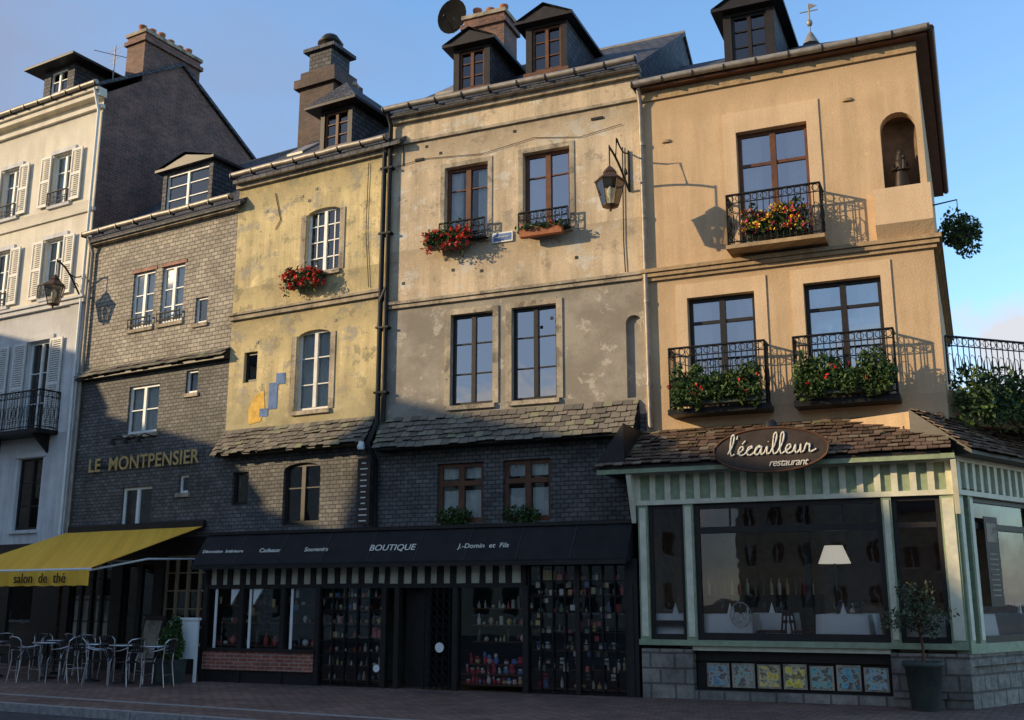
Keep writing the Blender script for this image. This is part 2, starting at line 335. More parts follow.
def tiles(b,x0,x1,T,B,w,rows,m,tapL=0,tapR=0):
    T=Vector((0,*T)); B=Vector((0,*B)); S=B-T; L=S.length; s=S/L; n=Vector((0,s.z,-s.y)); 
    if n.z<0: n=-n
    def X(v,x): return (x,v.y,v.z)
    for r in range(rows):
        a=L*r/rows; c=L*(r+1.2)/rows; fr=(r+1)/rows
        xa=x0-tapL*fr; xb=x1+tapR*fr; k=max(1,round((xb-xa)/w)); off=(r%2)*.5*w
        for i in range(k+1):
            p=xa+(xb-xa)*i/k+off-.5*w; q=p+(xb-xa)/k-.012; p=max(p,xa); q=min(q,xb)
            if q-p<.03: continue
            e=c+U(-.03,.03); l=U(.028,.055)
            A=T+s*a+n*.006; C=T+s*e+n*l
            t=n*.016; j=U(-.008,.008)
            b.hexa([X(A,p),X(A,q),X(C+s*j,q),X(C,p),X(A+t,p),X(A+t,q),X(C+t+s*j,q),X(C+t,p)],m)
def skirt(b,x0,x1,zt,zb,out,m):
    b.prism([(.03,zt),(-out,zb),(-out,zb-.05),(.03,zb-.05)],x0,x1,m_dark)
    tiles(b,x0,x1,(0,zt),(-out-.04,zb-.02),.2,6,m)
def gutter(b,x0,x1,y,z,r=.07,m=m_zinc):
    n=int((x1-x0)/.6)
    k=8; b.tube([(x0+(x1-x0)*i/k,y,z+U(-.012,.012)) for i in range(k+1)],r,m,8)
    for i in range(n+1):
        x=x0+(x1-x0)*(i+.05)/(n+.1); b.box(x-.012,x+.012,y-r-.008,y+.1,z-.09,z+.02,m_black)
def gable_roof(b,x0,x1,ze,D,rise,ov,wallm,gl=True,gr=True):
    h=D/2; sl=rise/h; t=.09
    f=[(-ov,ze-ov*sl),(h,ze+rise),(D+ov,ze-ov*sl),(D+ov,ze-ov*sl+t),(h,ze+rise+t*1.2),(-ov,ze-ov*sl+t)]
    b.prism(f,x0-.03,x1+.05,m_roof)
    b.tube([(x0-.03,h,ze+rise+.1),(x1+.05,h,ze+rise+.1)],.05,m_zinc,6)
    for on,x in ((gl,x0),(gr,x1)):
        if on: b.face([(x,0,ze-.6),(x,D,ze-.6),(x,D,ze),(x,h,ze+rise),(x,0,ze)],wallm)
def dormer(b,x0,x1,z0,z1,yf,fm,style='hip',depth=2.2,cols=2,mx=.16,rh=.55,ov=.2,win=m_g1):
    X0=x0-mx; X1=x1+mx; Zt=z1+.14
    wall(b,X0,X1,z0-.5,Zt,[(x0,x1,z0,z1)],m_dark if fm is not m_white else m_roof,yf,.08)
    window(b,x0,x1,z0,z1,yf+.05,fm,win,cols,(.35,.68),.05,back=.7)
    for x in (X0,X1): b.face([(x,yf,z0-.5),(x,yf+depth,z0-.5),(x,yf+depth,Zt),(x,yf,Zt)],m_roof)
    b.box(X0-.04,X1+.04,yf-.05,yf+.1,z0-.1,z0-.02,fm)
    cx=(X0+X1)/2; a,c=X0-ov,X1+ov; ya=yf-ov; yb=yf+depth; w=(c-a)/2
    if style=='hip':
        p=[(a,ya,Zt),(c,ya,Zt),(c,yb,Zt),(a,yb,Zt)]; r0=(cx,ya+w*.8,Zt+rh); r1=(cx,yb,Zt+rh)
        b.face([p[0],p[1],r0],m_roof); b.face([p[1],p[2],r1,r0],m_roof); b.face([p[3],p[0],r0,r1],m_roof)
    else:
        r0=(cx,ya,Zt+rh); r1=(cx,yb,Zt+rh)
        b.face([(c,ya,Zt),(c,yb,Zt),r1,r0],m_roof); b.face([(a,yb,Zt),(a,ya,Zt),r0,r1],m_roof)
        b.face([(a+.05,ya+.06,Zt),(c-.05,ya+.06,Zt),(cx,ya+.06,Zt+rh-.06)],m_dark)
    b.box(a,c,ya,yb,Zt-.07,Zt-.003,m_dark)
def chimney(b,x0,x1,y0,y1,z0,z1,m,pots=3,potm=m_terr,along='x'):
    b.box(x0,x1,y0,y1,z0,z1,m); b.box(x0-.07,x1+.07,y0-.07,y1+.07,z1-.28,z1-.16,m); b.box(x0-.05,x1+.05,y0-.05,y1+.05,z1-.002,z1+.1,m_trim)
    for i in range(pots):
        t=(i+.5)/pots; cx,cy=((x0+(x1-x0)*t,(y0+y1)/2) if along=='x' else ((x0+x1)/2,y0+(y1-y0)*t)); q=U(.8,1.15)
        b.lathe((cx,cy,z1+.1),[(.11,0),(.09,.25*q),(.12,.28*q),(.12,.34*q),(.08,.34*q)],potm,10)
def body(b,x0,x1,z0,z1,D,m,left=True,right=True):
    if left: b.face([(x0,0,z0),(x0,0,z1),(x0,D,z1),(x0,D,z0)],m)
    if right: b.face([(x1,0,z0),(x1,D,z0),(x1,D,z1),(x1,0,z1)],m)
    b.face([(x0,D,z0),(x0,D,z1),(x1,D,z1),(x1,D,z0)],m)
def sill(b,x0,x1,z,y=0,m=None,o=.07): b.box(x0-.06,x1+.06,y-o,y+.15,z-.09,z-.002,m or m_trim)
# ================================================================ B4
E4=empty('cream_rendered_townhouse',MF)
b=MB()
W4=[(1.33,2.34,8.94,10.62),(3.14,4.17,8.9,10.64),(1.52,2.47,5.43,7.34),(2.89,3.85,5.43,7.34),(5.27,5.58,5.32,6.93)]
wall(b,0,5.65,5.0,12.05,W4,m_b4)
archfill(b,5.27,5.58,6.93,.15,m_b4)
b.face([(5.27,.1,5.32),(5.58,.1,5.32),(5.58,.1,6.93),(5.27,.1,6.93)],m_b4)
W4s=[(1.25,2.27,3.08,4.27),(2.70,3.70,3.08,4.27)]
wall(b,0,5.65,2.7,5.0,W4s,m_sl_lo)
body(b,0,5.65,0,12.05,8,m_b4)
b.done('walls',E4)
b=MB()
b.box(-.02,5.63,-.07,.03,7.62,7.70,m_trim); b.box(-.02,5.63,-.11,.03,7.70,7.76,m_trim)
b.box(-.02,5.66,-.06,.03,11.35,11.41,m_trim)
b.box(-.02,5.70,-.10,.03,11.85,11.95,m_trim); b.box(-.02,5.72,-.2,.03,11.95,12.05,m_trim)
for w in W4[:2]:
    sill(b,w[0],w[1],w[2]); b.box(w[0]-.1,w[0]-.001,-.02,.03,w[2],w[3]+.1,m_trim); b.box(w[1]+.001,w[1]+.1,-.02,.03,w[2],w[3]+.1,m_trim); b.box(w[0]-.001,w[1]+.001,-.021,.03,w[3]+.001,w[3]+.1,m_trim)
for w in W4[2:4]:
    b.box(w[0]-.13,w[0]-.001,-.03,.03,w[2],w[3]+.1,m_trim); b.box(w[1]+.001,w[1]+.13,-.03,.03,w[2],w[3]+.1,m_trim); b.box(w[0]-.001,w[1]+.001,-.031,.03,w[3]+.001,w[3]+.12,m_trim); sill(b,w[0],w[1],w[2])
skirt(b,-.02,5.5,5.27,4.62,.38,m_stile)
b.done('cornices_and_slate_skirt',E4)
b=MB()
for i,w in enumerate(W4[:2]): window(b,*w,.12,m_brown,m_g2 if i else m_g1,2,(.7,),.075,cur='left' if i else 'sides')
for w in W4[2:4]: window(b,*w,.1,m_dark,m_g2,2,(.35,.68),.06)
for w in W4s: window(b,*w,.08,m_brown,m_g1,2,(),.08,cur='cafe',tr=.66)
b.done('windows',E4)
b=MB(); gable_roof(b,0,5.65,12.1,8,2.75,.22,m_roof)
dormer(b,1.33,1.95,12.72,13.66,.6,m_brown,'gable',rh=.34,mx=.14)
dormer(b,3.1,3.78,12.78,13.82,.6,m_brown,'gable',rh=.34,mx=.14)
for x,y in((.25,1.5),(.55,2.6)):
    z=12.1+y*2.75/4; b.prism([(y,z+.1),(y+.8,z+.65),(y+.8,z+.71),(y,z+.16)],x,x+.55,m_zinc)
b.done('slate_roof_and_dormers',E4)
b=MB(); chimney(b,.4,1.5,2.7,3.5,12.5,15.8,m_brick,3); b.done('brick_chimney',E4)
b=MB(); gutter(b,-.1,5.72,-.27,12.14); 
b.tube([(.02,-.27,12.1),(.02,-.1,11.8),(.02,-.1,5.2)],.05,m_black,8); b.tube([(-.12,-.1,11.2),(-.12,-.1,5.2),(-.12,-.45,4.7),(-.12,-.12,4.4),(-.12,-.1,2.9)],.055,m_black,8)
b.tube([(.02,-.1,8.1),(-.12,-.1,7.8)],.06,m_black,8)
for z in(5.8,7.2,9.3,10.8): b.box(-.2,.1,-.16,0,z,z+.04,m_black)
b.done('gutter_and_black_drainpipes',E4)
b=MB()
for w in W4[:2]:
    railing(b,(w[0]-.02,-.2),(w[1]+.02,-.2),w[2]-.02,w[2]+.36,step=.12,scroll=True); b.box(w[0]-.04,w[1]+.04,-.24,.0,w[2]-.06,w[2]-.03,m_black)
b.done('window_guards',E4)
flowerbox('geranium_window_box',MF,1.1,2.0,-.34,-.12,8.74,.16,m_red,900,520,.16,.26)
flowerbox('terracotta_window_box',MF,3.2,4.1,-.36,-.2,8.7,.17,m_red,160,12,.07,.03,box=m_terr)
b=MB()
for w in W4s: b.leaves(((w[0]+w[1])/2-.1,-.05,w[2]+.12),(.42,.08,.2),300,.05,m_leaf)
b.done('sill_herbs',E4)
b=MB()
pts=[(5.3,-.03,10.9),(4.4,-.03,10.78),(3.4,-.03,10.95),(2.2,-.03,10.8),(.8,-.03,10.93),(.1,-.03,10.85)]
b.tube(pts,.007,m_black,4)
b.tube([(5.3,-.03,10.4),(5.28,-.03,8.4),(5.3,-.03,7.8)],.012,m_black,4)
rr=random.Random(5)
for i in range(9):
    x=rr.uniform(.3,5.3); z=rr.choice([8.2,11.1,7.0])+rr.uniform(-.15,.15); b.box(x-.03,x+.03,-.012,.01,z-.03,z+.03,m_dark)
for (x,z,w,h) in((4.65,11.1,.25,.05),(.6,10.9,.2,.06)): b.box(x,x+w,-.03,.01,z,z+h,m_dark)
b.done('wall_cables_and_ties',E4)
b=MB(); b.box(2.46,2.92,-.04,-.002,8.77,8.98,m_white); b.box(2.49,2.89,-.046,-.04,8.8,8.95,m_blue); s=b.done('street_name_sign',None,MF)
text('PLACE HAMELIN',.045,'lettering',s,(2.69,-.05,8.875),m_white)
b=MB(); c=Vector((-.0,2.9,16.1)); rows=[]
ax=Vector((-.15,-.95,-.12)).normalized(); u=ax.cross(Vector((0,0,1))).normalized(); w=u.cross(ax)
for k in range(6):
    r=.45*k/5+1e-3; rows.append([c+u*(r*math.cos(a*math.pi/10))+w*(r*math.sin(a*math.pi/10))+ax*(r*r*.35) for a in range(20)])
b.grid(rows,m_dish,True); b.tube([c,c+Vector((.25,.1,-.4)),Vector((.42,3.0,15.3))],.025,m_black); b.tube([c-w*.42,c+ax*.4-w*.1],.012,m_black,4); b.ball(c+ax*.4-w*.1,.04,.04,.05,m_black)
b.done('satellite_dish',None,MF)
# ================================================================ B3
E3=empty('yellow_rendered_townhouse',MG)
b=MB(); X0=-4.45; X1=-.0
W3=[(-2.33,-1.36,8.75,10.28),(-2.45,-1.50,5.63,7.44),(-4.0,-3.6,6.43,7.14)]
wall(b,X0,X1,5.0,11.4,W3,m_b3)
archfill(b,-2.33,-1.36,10.28,.14,m_b3); archfill(b,-2.45,-1.5,7.44,.16,m_b3)
W3s=[(-4.15,-3.67,3.66,4.39),(-2.66,-1.64,3.16,4.49)]
wall(b,X0,X1,2.7,5.0,W3s,m_sl_lo); archfill(b,-2.66,-1.64,4.49,.14,m_sl_lo)
body(b,X0,X1,0,11.4,8,m_b3,right=False)
b.done('walls',E3)
b=MB()
b.box(X0-.02,X1-.1,-.08,.03,7.94,8.04,m_trim); b.box(X0-.02,X1-.1,-.13,.03,8.04,8.09,m_trim)
b.box(X0-.03,X1-.1,-.09,.03,11.2,11.3,m_trim); b.box(X0-.03,X1-.1,-.19,.03,11.3,11.4,m_trim)
for w in W3[:2]:
    sill(b,w[0],w[1],w[2])
    b.box(w[0]-.14,w[0]-.001,-.025,.03,w[2],w[3]-.1,m_trim); b.box(w[1]+.001,w[1]+.14,-.025,.03,w[2],w[3]-.1,m_trim)
skirt(b,X0,-.2,5.35,4.78,.36,m_stile)
b.done('cornices_and_slate_skirt',E3)
b=MB()
window(b,*W3[0],.1,m_white,m_g1,2,(.25,.5,.75),.055)
for x in(-2.09,-1.6): b.box(x-.012,x+.012,.108,.145,8.85,10.2,m_white)
window(b,*W3[1],.1,m_shut,m_g1,2,(.33,.66),.06,cur='full')
window(b,*W3[2],.08,m_dark,m_g1,1); window(b,*W3s[0],.08,m_dark,m_g1,1); window(b,*W3s[1],.08,m_dark,m_g1,2,(.6,),.07)
b.done('windows',E3)
b=MB(); gable_roof(b,X0,X1+.3,11.45,8,3.0,.22,m_roof)
dormer(b,-2.35,-1.65,12.0,12.9,.5,m_brown,'hip',rh=.75,mx=.12,ov=.28)
z=lambda y:11.45+y*.75
for x in(-4.1,-.75): b.prism([(1.2,z(1.2)+.1),(1.9,z(1.9)+.1),(1.9,z(1.9)+.16),(1.2,z(1.2)+.16)],x,x+.5,m_zinc)
b.done('slate_roof_and_dormer',E3)
b=MB(); b.box(-5.0,-3.85,2.6,3.6,12,15.6,m_brickd); b.box(-5.12,-3.73,2.48,3.72,15.1,15.35,m_brickd); b.box(-4.8,-4.05,2.7,3.5,15.599,16.2,m_roof); b.box(-4.95,-3.9,2.6,3.6,16.2,16.3,m_roof)
b.lathe((-4.42,3.1,16.3),[(.3,0),(.3,.25),(.36,.27),(.2,.5),(.05,.55)],m_dark,12)
for x in(-3.75,-3.45): b.lathe((x,3.0,14.4),[(.1,0),(.1,.6),(.14,.62),(.05,.75)],m_zinc,8)
b.box(-3.9,-3.2,2.7,3.4,13.2,14.4,m_brickd)
b.done('brick_chimney',E3)
b=MB(); gutter(b,X0-.05,.02,-.26,11.5); b.done('gutter',E3)
b=MB(); b.box(-3.2,-2.95,-.012,.01,5.75,6.35,m_blue); b.box(-3.45,-3.2,-.011,.01,5.6,5.78,m_blue);b.box(-3.0,-2.75,-.013,.01,6.3,6.55,m_blue); b.prism([(-3.75,5.45),(-3.4,5.5),(-3.3,5.8),(-3.35,6.2),(-3.6,6.1),(-3.78,5.8)],-.01,.01,m_yp,'y')
b.done('faded_painted_mural',E3)
b=MB(); rr=random.Random(9)
for i in range(8):
    x=rr.uniform(-4.3,-.3); z=rr.choice([7.5,8.4,10.7])+rr.uniform(-.2,.2); b.box(x-.035,x+.035,-.012,.01,z-.03,z+.03,m_dark)
b.tube([(-.6,-.03,11.1),(-.62,-.03,9.5),(-.5,-.03,8.2)],.01,m_black,4); b.tube([(-3.3,-.02,10.9),(-3.1,-.02,10.2),(-3.25,-.02,10.0)],.012,m_black,4)
b.done('wall_ties_and_cable',E3)
flowerbox('geranium_window_box',MG,-2.6,-1.65,-.32,-.1,8.4,.16,m_red,900,800,.2,.22)
# ================================================================ B2
E2=empty('slate_clad_townhouse',MH)
b=MB(); X0=-5.45; X1=-.18
W2=[(-3.76,-2.96,8.2,9.68),(-2.7,-1.9,8.21,9.68),(-1.45,-1.04,8.05,8.70)]
wall(b,X0,X1,7.05,10.85,W2,m_sl_up)
W2b=[(-3.58,-2.5,5.53,6.73),(-1.6,-1.2,6.36,6.92),(-3.54,-2.5,3.29,4.24),(-1.6,-1.28,4.01,4.43)]
wall(b,X0,X1,3.0,7.05,W2b,m_sl_lo)
W2g=[(-5.2,-3.7,.6,2.6),(-3.3,-2.2,.02,2.5),(-1.9,.35,.6,2.6)]
wall(b,X0,.7,0,3.0,W2g,m_dark)
body(b,X0,X1,0,10.85,8,m_sl_up)
b.done('walls',E2)
b=MB()
b.prism([(.02,7.3),(-.2,7.1),(-.2,7.04),(.02,7.04)],X0,X1,m_dark); tiles(b,X0,X1,(0,7.32),(-.23,7.1),.2,2,m_stile)
b.box(X0,X1,-.16,.03,10.68,10.85,m_trim)
for w in W2+W2b: sill(b,w[0],w[1],w[2],o=.05)
for w in W2[:2]: b.box(w[0]-.06,w[1]+.06,-.02,.03,w[3]+.001,w[3]+.08,m_brickr)
b.done('trim',E2)
b=MB()
window(b,*W2[0],.06,m_white,m_g1,2,(.3,.6),.06,cur='full'); window(b,*W2[1],.06,m_white,m_g1,2,(.3,.6),.06,cur='full'); window(b,*W2[2],.06,m_white,m_g1,1,(),.05)
window(b,*W2b[0],.06,m_white,m_g1,2,(.5,),.06,cur='full'); window(b,*W2b[1],.06,m_white,m_g1,1,(),.05,cur='full'); window(b,*W2b[2],.06,m_white,m_g1,2,(),.06); window(b,*W2b[3],.06,m_white,m_g1,1,(),.05)
for w in W2[:2]: railing(b,(w[0],-.08),(w[1],-.08),w[2],w[2]+.25,step=.09,scroll=False)
window(b,*W2g[0],.06,m_dark,m_g3,4,(.25,.5,.75),.06,cur='cafe'); window(b,*W2g[1],.06,m_dark,m_g3,2,(.5,),.1); window(b,*W2g[2],.06,m_trim5,m_g3,6,(.2,.4,.6,.8),.05,bar=.03)
b.done('windows_and_cafe_front',E2)
b=MB(); gable_roof(b,X0,X1+.2,10.9,8.5,3.4,.22,m_roof)
dormer(b,-3.4,-1.85,11.35,12.45,.5,m_white,'gable',cols=2,rh=.3,mx=.14,ov=.16)
b.done('slate_roof_and_dormer',E2)
b=MB(); gutter(b,X0-.12,X1,-.28,10.98); b.tube([(X0+.08,-.25,10.9),(X0+.08,-.08,10.5),(X0+.08,-.08,3.1)],.045,m_zinc,8)
b.done('gutter_and_drainpipe',E2)
b=MB(); b.box(-4.65,-1.05,-.06,-.02,4.78,4.8,m_black); sg=b.done('cafe_wall_lettering',None,MH)
text('LE  MONTPENSIER',.46,'letters',sg,(-2.85,-.08,4.82),m_gold,spacing=1.04,bold=.006)
b=MB(); b.tube([(-3.5,-.5,5.35),(-2.4,-.5,5.35)],.02,m_black,6)
for x in(-3.4,-2.95,-2.5): b.tube([(x,.02,5.4),(x,-.35,5.45),(x,-.5,5.35)],.014,m_black,5); b.lathe((x,-.52,5.22),[(.09,0),(.05,.1),(.02,.14)],m_black,8)
b.done('sign_spotlight_rail',None,MH)
b=MB()
A0,A1=-5.4,-.62
nx,ny=28,8; rt=[];rb=[]
for j in range(ny+1):
    t=j/ny; row=[]
    for i in range(nx+1):
        x=A0+(A1-A0)*i/nx; arm=abs(math.sin(i/nx*math.pi*3)); sag=.045*math.sin(t*math.pi)*arm
        row.append((x,-3.0*t,3.25-1.03*t-sag))
    rt.append(row); rb.append([(p[0],p[1],p[2]-.012) for p in row])
b.grid(rt,m_yel); b.grid(rb,m_yel)
rows=[]
for j,(dy,z) in enumerate(((0,2.222),(.012,2.05),(.02,1.87))):
    rows.append([(A0+(A1-A0)*i/60,-3.0-dy-.022*j*math.sin(i*.9)*math.sin(i*.23+1),z+(.018*abs(math.sin(i*.52)) if j==2 else 0)) for i in range(61)])
b.grid(rows,m_yel)
b.tube([(A0,-2.98,2.2),(A1,-2.98,2.2)],.03,m_white,8)
for x in(A0+.3,(A0+A1)/2,A1-.2): b.tube([(x,0,2.5),(x+.1,-1.5,2.45),(x,-2.95,2.17)],.025,m_white,6)
b.box(A0,A1,-.1,.0,3.2,3.36,m_dark)
aw=b.done('yellow_awning',None,MH)
text('salon  de  thé',.29,'lettering',aw,(-2.1,-3.065,2.03),m_dark,spacing=1.05)
# ================================================================ B1
E1=empty('white_shuttered_townhouse',MI)
b=MB(); X0=-8.5; X1=-.2
ups=[(-2.07,-1.25,12.2,13.7),(-4.3,-3.5,12.2,13.7),(-2.07,-1.25,9.55,11.2),(-4.3,-3.5,9.55,11.2)]
wall(b,X0,X1,9.2,15.15,ups,m_b1)
lows=[(-2.35,-1.4,5.85,8.35),(-4.5,-3.6,5.85,8.35),(-2.3,-1.3,3.35,5.2)]
wall(b,X0,X1,3.0,9.2,lows,m_b1w)
wall(b,X0,X1,0,3.0,[(-4.6,-1.2,.5,2.6)],m_dark)
b.face([(X1,0,0),(X1,5.7,0),(X1,5.7,15.3),(X1,2.6,17.1),(X1,0,15.15)],m_brick)
body(b,X0,X1,0,15.15,5.7,m_brick,right=False)
b.done('walls',E1)
b=MB()
b.box(X0,X1+.03,-.1,.03,9.2,9.32,m_b1w); b.box(X0,X1+.05,-.16,.03,9.32,9.38,m_b1w)
b.box(X0,X1+.03,-.06,.03,11.75,11.85,m_b1)
b.box(X0,X1+.03,-.1,.03,14.7,14.8,m_b1); b.box(X0,X1+.06,-.22,.03,15.0,15.15,m_b1); b.box(X0,X1+.05,-.3,.03,15.15,15.25,m_b1)
b.box(-.75,-.2,-.04,.03,3,9.2,m_b1w)
for w in ups+lows[2:]: sill(b,w[0],w[1],w[2],m=m_b1w)
for w in ups+lows: b.box(w[0]-.1,w[1]+.1,-.05,.03,w[3]+.02,w[3]+.14,m_b1w)
b.done('cornices',E1)
b=MB()
for w in ups: window(b,*w,.1,m_white,m_g1,2,(.33,.66),.055,cur='sides')
for w in lows: window(b,*w,.1,m_dark if w is lows[2] else m_white,m_g1,2,(.33,.66),.055)
window(b,-4.6,-1.2,.5,2.6,.1,m_dark,m_g3,3)
b.done('windows',E1)
b=MB()
def shutter(b,x0,x1,z0,z1,y=-.05):
    b.box(x0,x0+.05,y-.04,y,z0,z1,m_shut); b.box(x1-.05,x1,y-.04,y,z0,z1,m_shut)
    for z in(z0,(z0+z1)/2-.03,z1-.07): b.box(x0+.05,x1-.05,y-.038,y-.002,z,z+.07,m_shut)
    n=int((z1-z0)/.06)
    for i in range(n):
        z=z0+(z1-z0)*(i+.5)/n; b.hexa([(x0+.05,y-.035,z-.02),(x1-.05,y-.035,z-.02),(x1-.05,y-.005,z+.02),(x0+.05,y-.005,z+.02),(x0+.05,y-.035,z-.012),(x1-.05,y-.035,z-.012),(x1-.05,y-.005,z+.028),(x0+.05,y-.005,z+.028)],m_shut)
for w in ups+lows[:2]:
    hw=(w[1]-w[0])*.53
    shutter(b,w[0]-hw-.02,w[0]-.02,w[2],w[3]); shutter(b,w[1]+.02,w[1]+hw+.02,w[2],w[3])
b.done('shutters',E1)
b=MB(); balcony(b,-5.6,-.85,5.85,6.85,.6,step=.11)
for x in(-5.2,-3.2,-1.2): b.prism([(0,5.75),(-.5,5.75),(0,5.3)],x,x+.08,m_black)
for w in ups: railing(b,(w[0],-.12),(w[1],-.12),w[2],w[2]+.35,step=.12,scroll=False)
b.done('iron_balconies',E1)
b=MB(); 
b.prism([(-.32,15.22),(2.6,17.15),(5.9,15.25),(5.9,15.35),(2.6,17.27),(-.32,15.32)],X0,X1+.08,m_roof)
dormer(b,-3.25,-2.5,15.75,16.75,.45,m_white,'hip',rh=.45,mx=.3,ov=.42,depth=2.6)
b.done('slate_roof_and_dormer',E1)
b=MB(); chimney(b,X1-.75,X1-.004,1.2,3.3,15.9,17.6,m_brick,6,along='y'); b.done('brick_chimney',E1)
b=MB(); gutter(b,X0,X1+.1,-.36,15.32); b.tube([(X1-.05,-.3,15.2),(X1-.08,-.08,14.6),(X1-.08,-.08,3)],.04,m_white,6); b.done('gutter',E1)
b=MB(); b.tube([(-1.6,1.3,16.0),(-1.6,1.3,17.6)],.02,m_zinc,5)
for i in range(4): b.tube([(-1.9+.05*i,1.3,17.5-.16*i),(-1.3-.05*i,1.3,17.5-.16*i)],.01,m_zinc,4)
b.tube([(-1.9,.8,17.3),(-1.3,1.8,17.3)],.012,m_zinc,4); b.done('television_antenna',None,MI)
def lantern(name,mw,x,out,zb,zt,zwall0,zwall1):
    b=MB(); h=zt-zb; y=-out
    b.tube([(x,0,zwall0),(x,-.03,zwall0),(x,-.03,zwall1)],.022,m_black)
    b.tube([(x,-.03,zwall0)]+[(x,-.03-out*.97*t,zwall0+(zt+.38-zwall0)*math.sin(t*1.5)) for t in(.1,.25,.4,.55,.7,.85,1)],.024,m_black)
    b.tube([(x,-.03,zwall1-.05)]+[(x,-.03-out*.6*t,zwall1-.05-.12*math.sin(t*3.1)) for t in(.25,.5,.75,1)]+[(x,-out*.7,zt+.3)],.018,m_black)
    b.tube([(x,-.25+.1*math.cos(a*.7)*(1-a*.07),zwall0+.3+.1*math.sin(a*.7)*(1-a*.07)) for a in range(11)],.014,m_black,4)
    b.tube([(x,y,zt+.42),(x,y,zt)],.014,m_black)
    r0=h*.16; r1=h*.3; zg0=zb+h*.12; zg1=zb+h*.64
    n=6
    def ring(r,z): return [(x+r*math.cos(2*math.pi*k/n+.3),y+r*math.sin(2*math.pi*k/n+.3),z) for k in range(n)]
    A=ring(r0,zg0); B=ring(r1,zg1)
    for k in range(n):
        b.tube([A[k],B[k]],.012,m_cop,4); b.tube([A[k],A[(k+1)%n]],.014,m_cop,4); b.tube([B[k],B[(k+1)%n]],.018,m_cop,4)
        b.face([A[k],A[(k+1)%n],B[(k+1)%n],B[k]],m_lglass)
    C=ring(r1*1.12,zg1+.01); D=ring(r1*.45,zb+h*.83); E=ring(.02,zt)
    b.grid([C,D,ring(r1*.5,zb+h*.85),ring(r1*.35,zb+h*.92),E],m_cop,True,False); b.face(C,m_black)
    b.lathe((x,y,zb),[(.01,0),(.03,.03),(.02,.06),(r0*1.1,h*.11),(r0*1.1,h*.125)],m_cop,8)
    b.lathe((x,y,zg0),[(.02,0),(.025,.15),(.06,.2),(.07,.3),(.02,.38)],m_curt,8)
    return b.done(name,None,mw)
lantern('wall_lantern',MF,5.42,1.25,8.6,9.5,9.45,10.3)
lantern('wall_lantern',MI,-.35,.85,8.85,9.75,9.3,10.0)
# ================================================================ B5
E5=empty('beige_corner_restaurant_building',MF)
y5=-.05; X0=5.65; X1=10.85; D5=8
b=MB()
W5=[(7.56,8.87,7.97,10.27),(6.50,7.75,5.0,7.12),(8.63,9.95,5.0,7.15),(10.14,10.74,8.67,10.15)]
wall(b,X0,X1,4.0,11.45,W5,m_b5,y5,.22)
archfill(b,10.14,10.74,10.15,.3,m_b5,y5,.22)
n=10; cx=10.44; w_=.3
rows=[]
for z in(8.67,9.3,9.9,10.15): rows.append([(cx-w_*math.cos(math.pi*k/n),y5+.2+.3*math.sin(math.pi*k/n),z) for k in range(n+1)])
b.grid(rows,m_b5n); b.face(rows[0],m_b5n); b.face(rows[-1],m_b5n)
b.face([(X0,y5,3),(X0,y5,11.45),(X0,D5,11.45),(X0,D5,3)],m_b5)
b.face([(X1,y5,3.2),(X1,D5,3.2),(X1,D5,11.45),(X1,y5,11.45)],m_b5)
b.face([(X0,D5,0),(X0,D5,11.45),(X1,D5,11.45),(X1,D5,0)],m_b5)
b.done('walls',E5)
b=MB()
for (a,c,z0,z1,w) in ((7.32,9.1,7.9,10.68,W5[0]),(6.28,7.97,4.9,7.4,W5[1]),(8.42,10.13,4.9,7.42,W5[2])):
    b.box(a,w[0]-.001,y5-.025,y5+.03,z0,z1,m_b5s); b.box(w[1]+.001,c,y5-.025,y5+.03,z0,z1,m_b5s); b.box(w[0]-.001,w[1]+.001,y5-.024,y5+.03,w[3]+.001,z1-.002,m_b5s)
for z,o in((7.53,.06),(7.6,.11),(7.68,.15)): 
    b.box(X0+.01,X1+o,y5-o,y5+.03,z,z+.07,m_trim5); b.box(X1-.02,X1+o,y5+.03,D5,z+.001,z+.069,m_trim5)
b.box(9.95,X1+.05,y5-.22,y5+.05,8.0,8.66,m_b5s); b.prism([(y5-.22,8.0),(y5,7.75),(y5+.05,7.75),(y5+.05,8.0)],9.95,X1+.05,m_b5s)
b.box(X0,X1+.02,y5-.05,y5+.03,11.25,11.45,m_trim5)
for x,z in((6.2,10.35),(9.62,10.55)): b.lathe((x,y5-.02,z),[(.09,-.03),(.1,0),(.07,.03)],m_trim5,12,sy=.3)
b.done('surrounds_and_cornice',E5)
b=MB()
window(b,*W5[0],.08,m_brown,m_g2,2,(.72,),.07,cur='sides',bar=.06)
window(b,*W5[1],.08,m_dark,m_g2,2,(.78,),.07,bar=.06,cur='sides'); window(b,*W5[2],.08,m_dark,m_g2,2,(.78,),.07,bar=.06,cur='sides')
b.done('french_windows',E5)
b=MB()
ze=11.52; ov=.22
b.box(X0-.02,X1+ov,y5-ov,D5+ov,ze-.08,ze,m_brown)
e=[(X0-.02,y5-ov-.05,ze+.003),(X1+ov+.05,y5-ov-.05,ze+.003),(X1+ov+.05,D5+ov,ze+.003),(X0-.02,D5+ov,ze+.003)]
r=ze+2.55
b.face([e[0],e[1],(X1-3.6,4,r),(X0-.02,4,r)],m_roof); b.face([e[1],e[2],(X1-3.6,4,r)],m_roof); b.face([e[2],e[3],(X0-.02,4,r),(X1-3.6,4,r)],m_roof)
dormer(b,7.45,8.15,12.05,13.1,.6,m_dark,'gable',rh=.4,mx=.16)
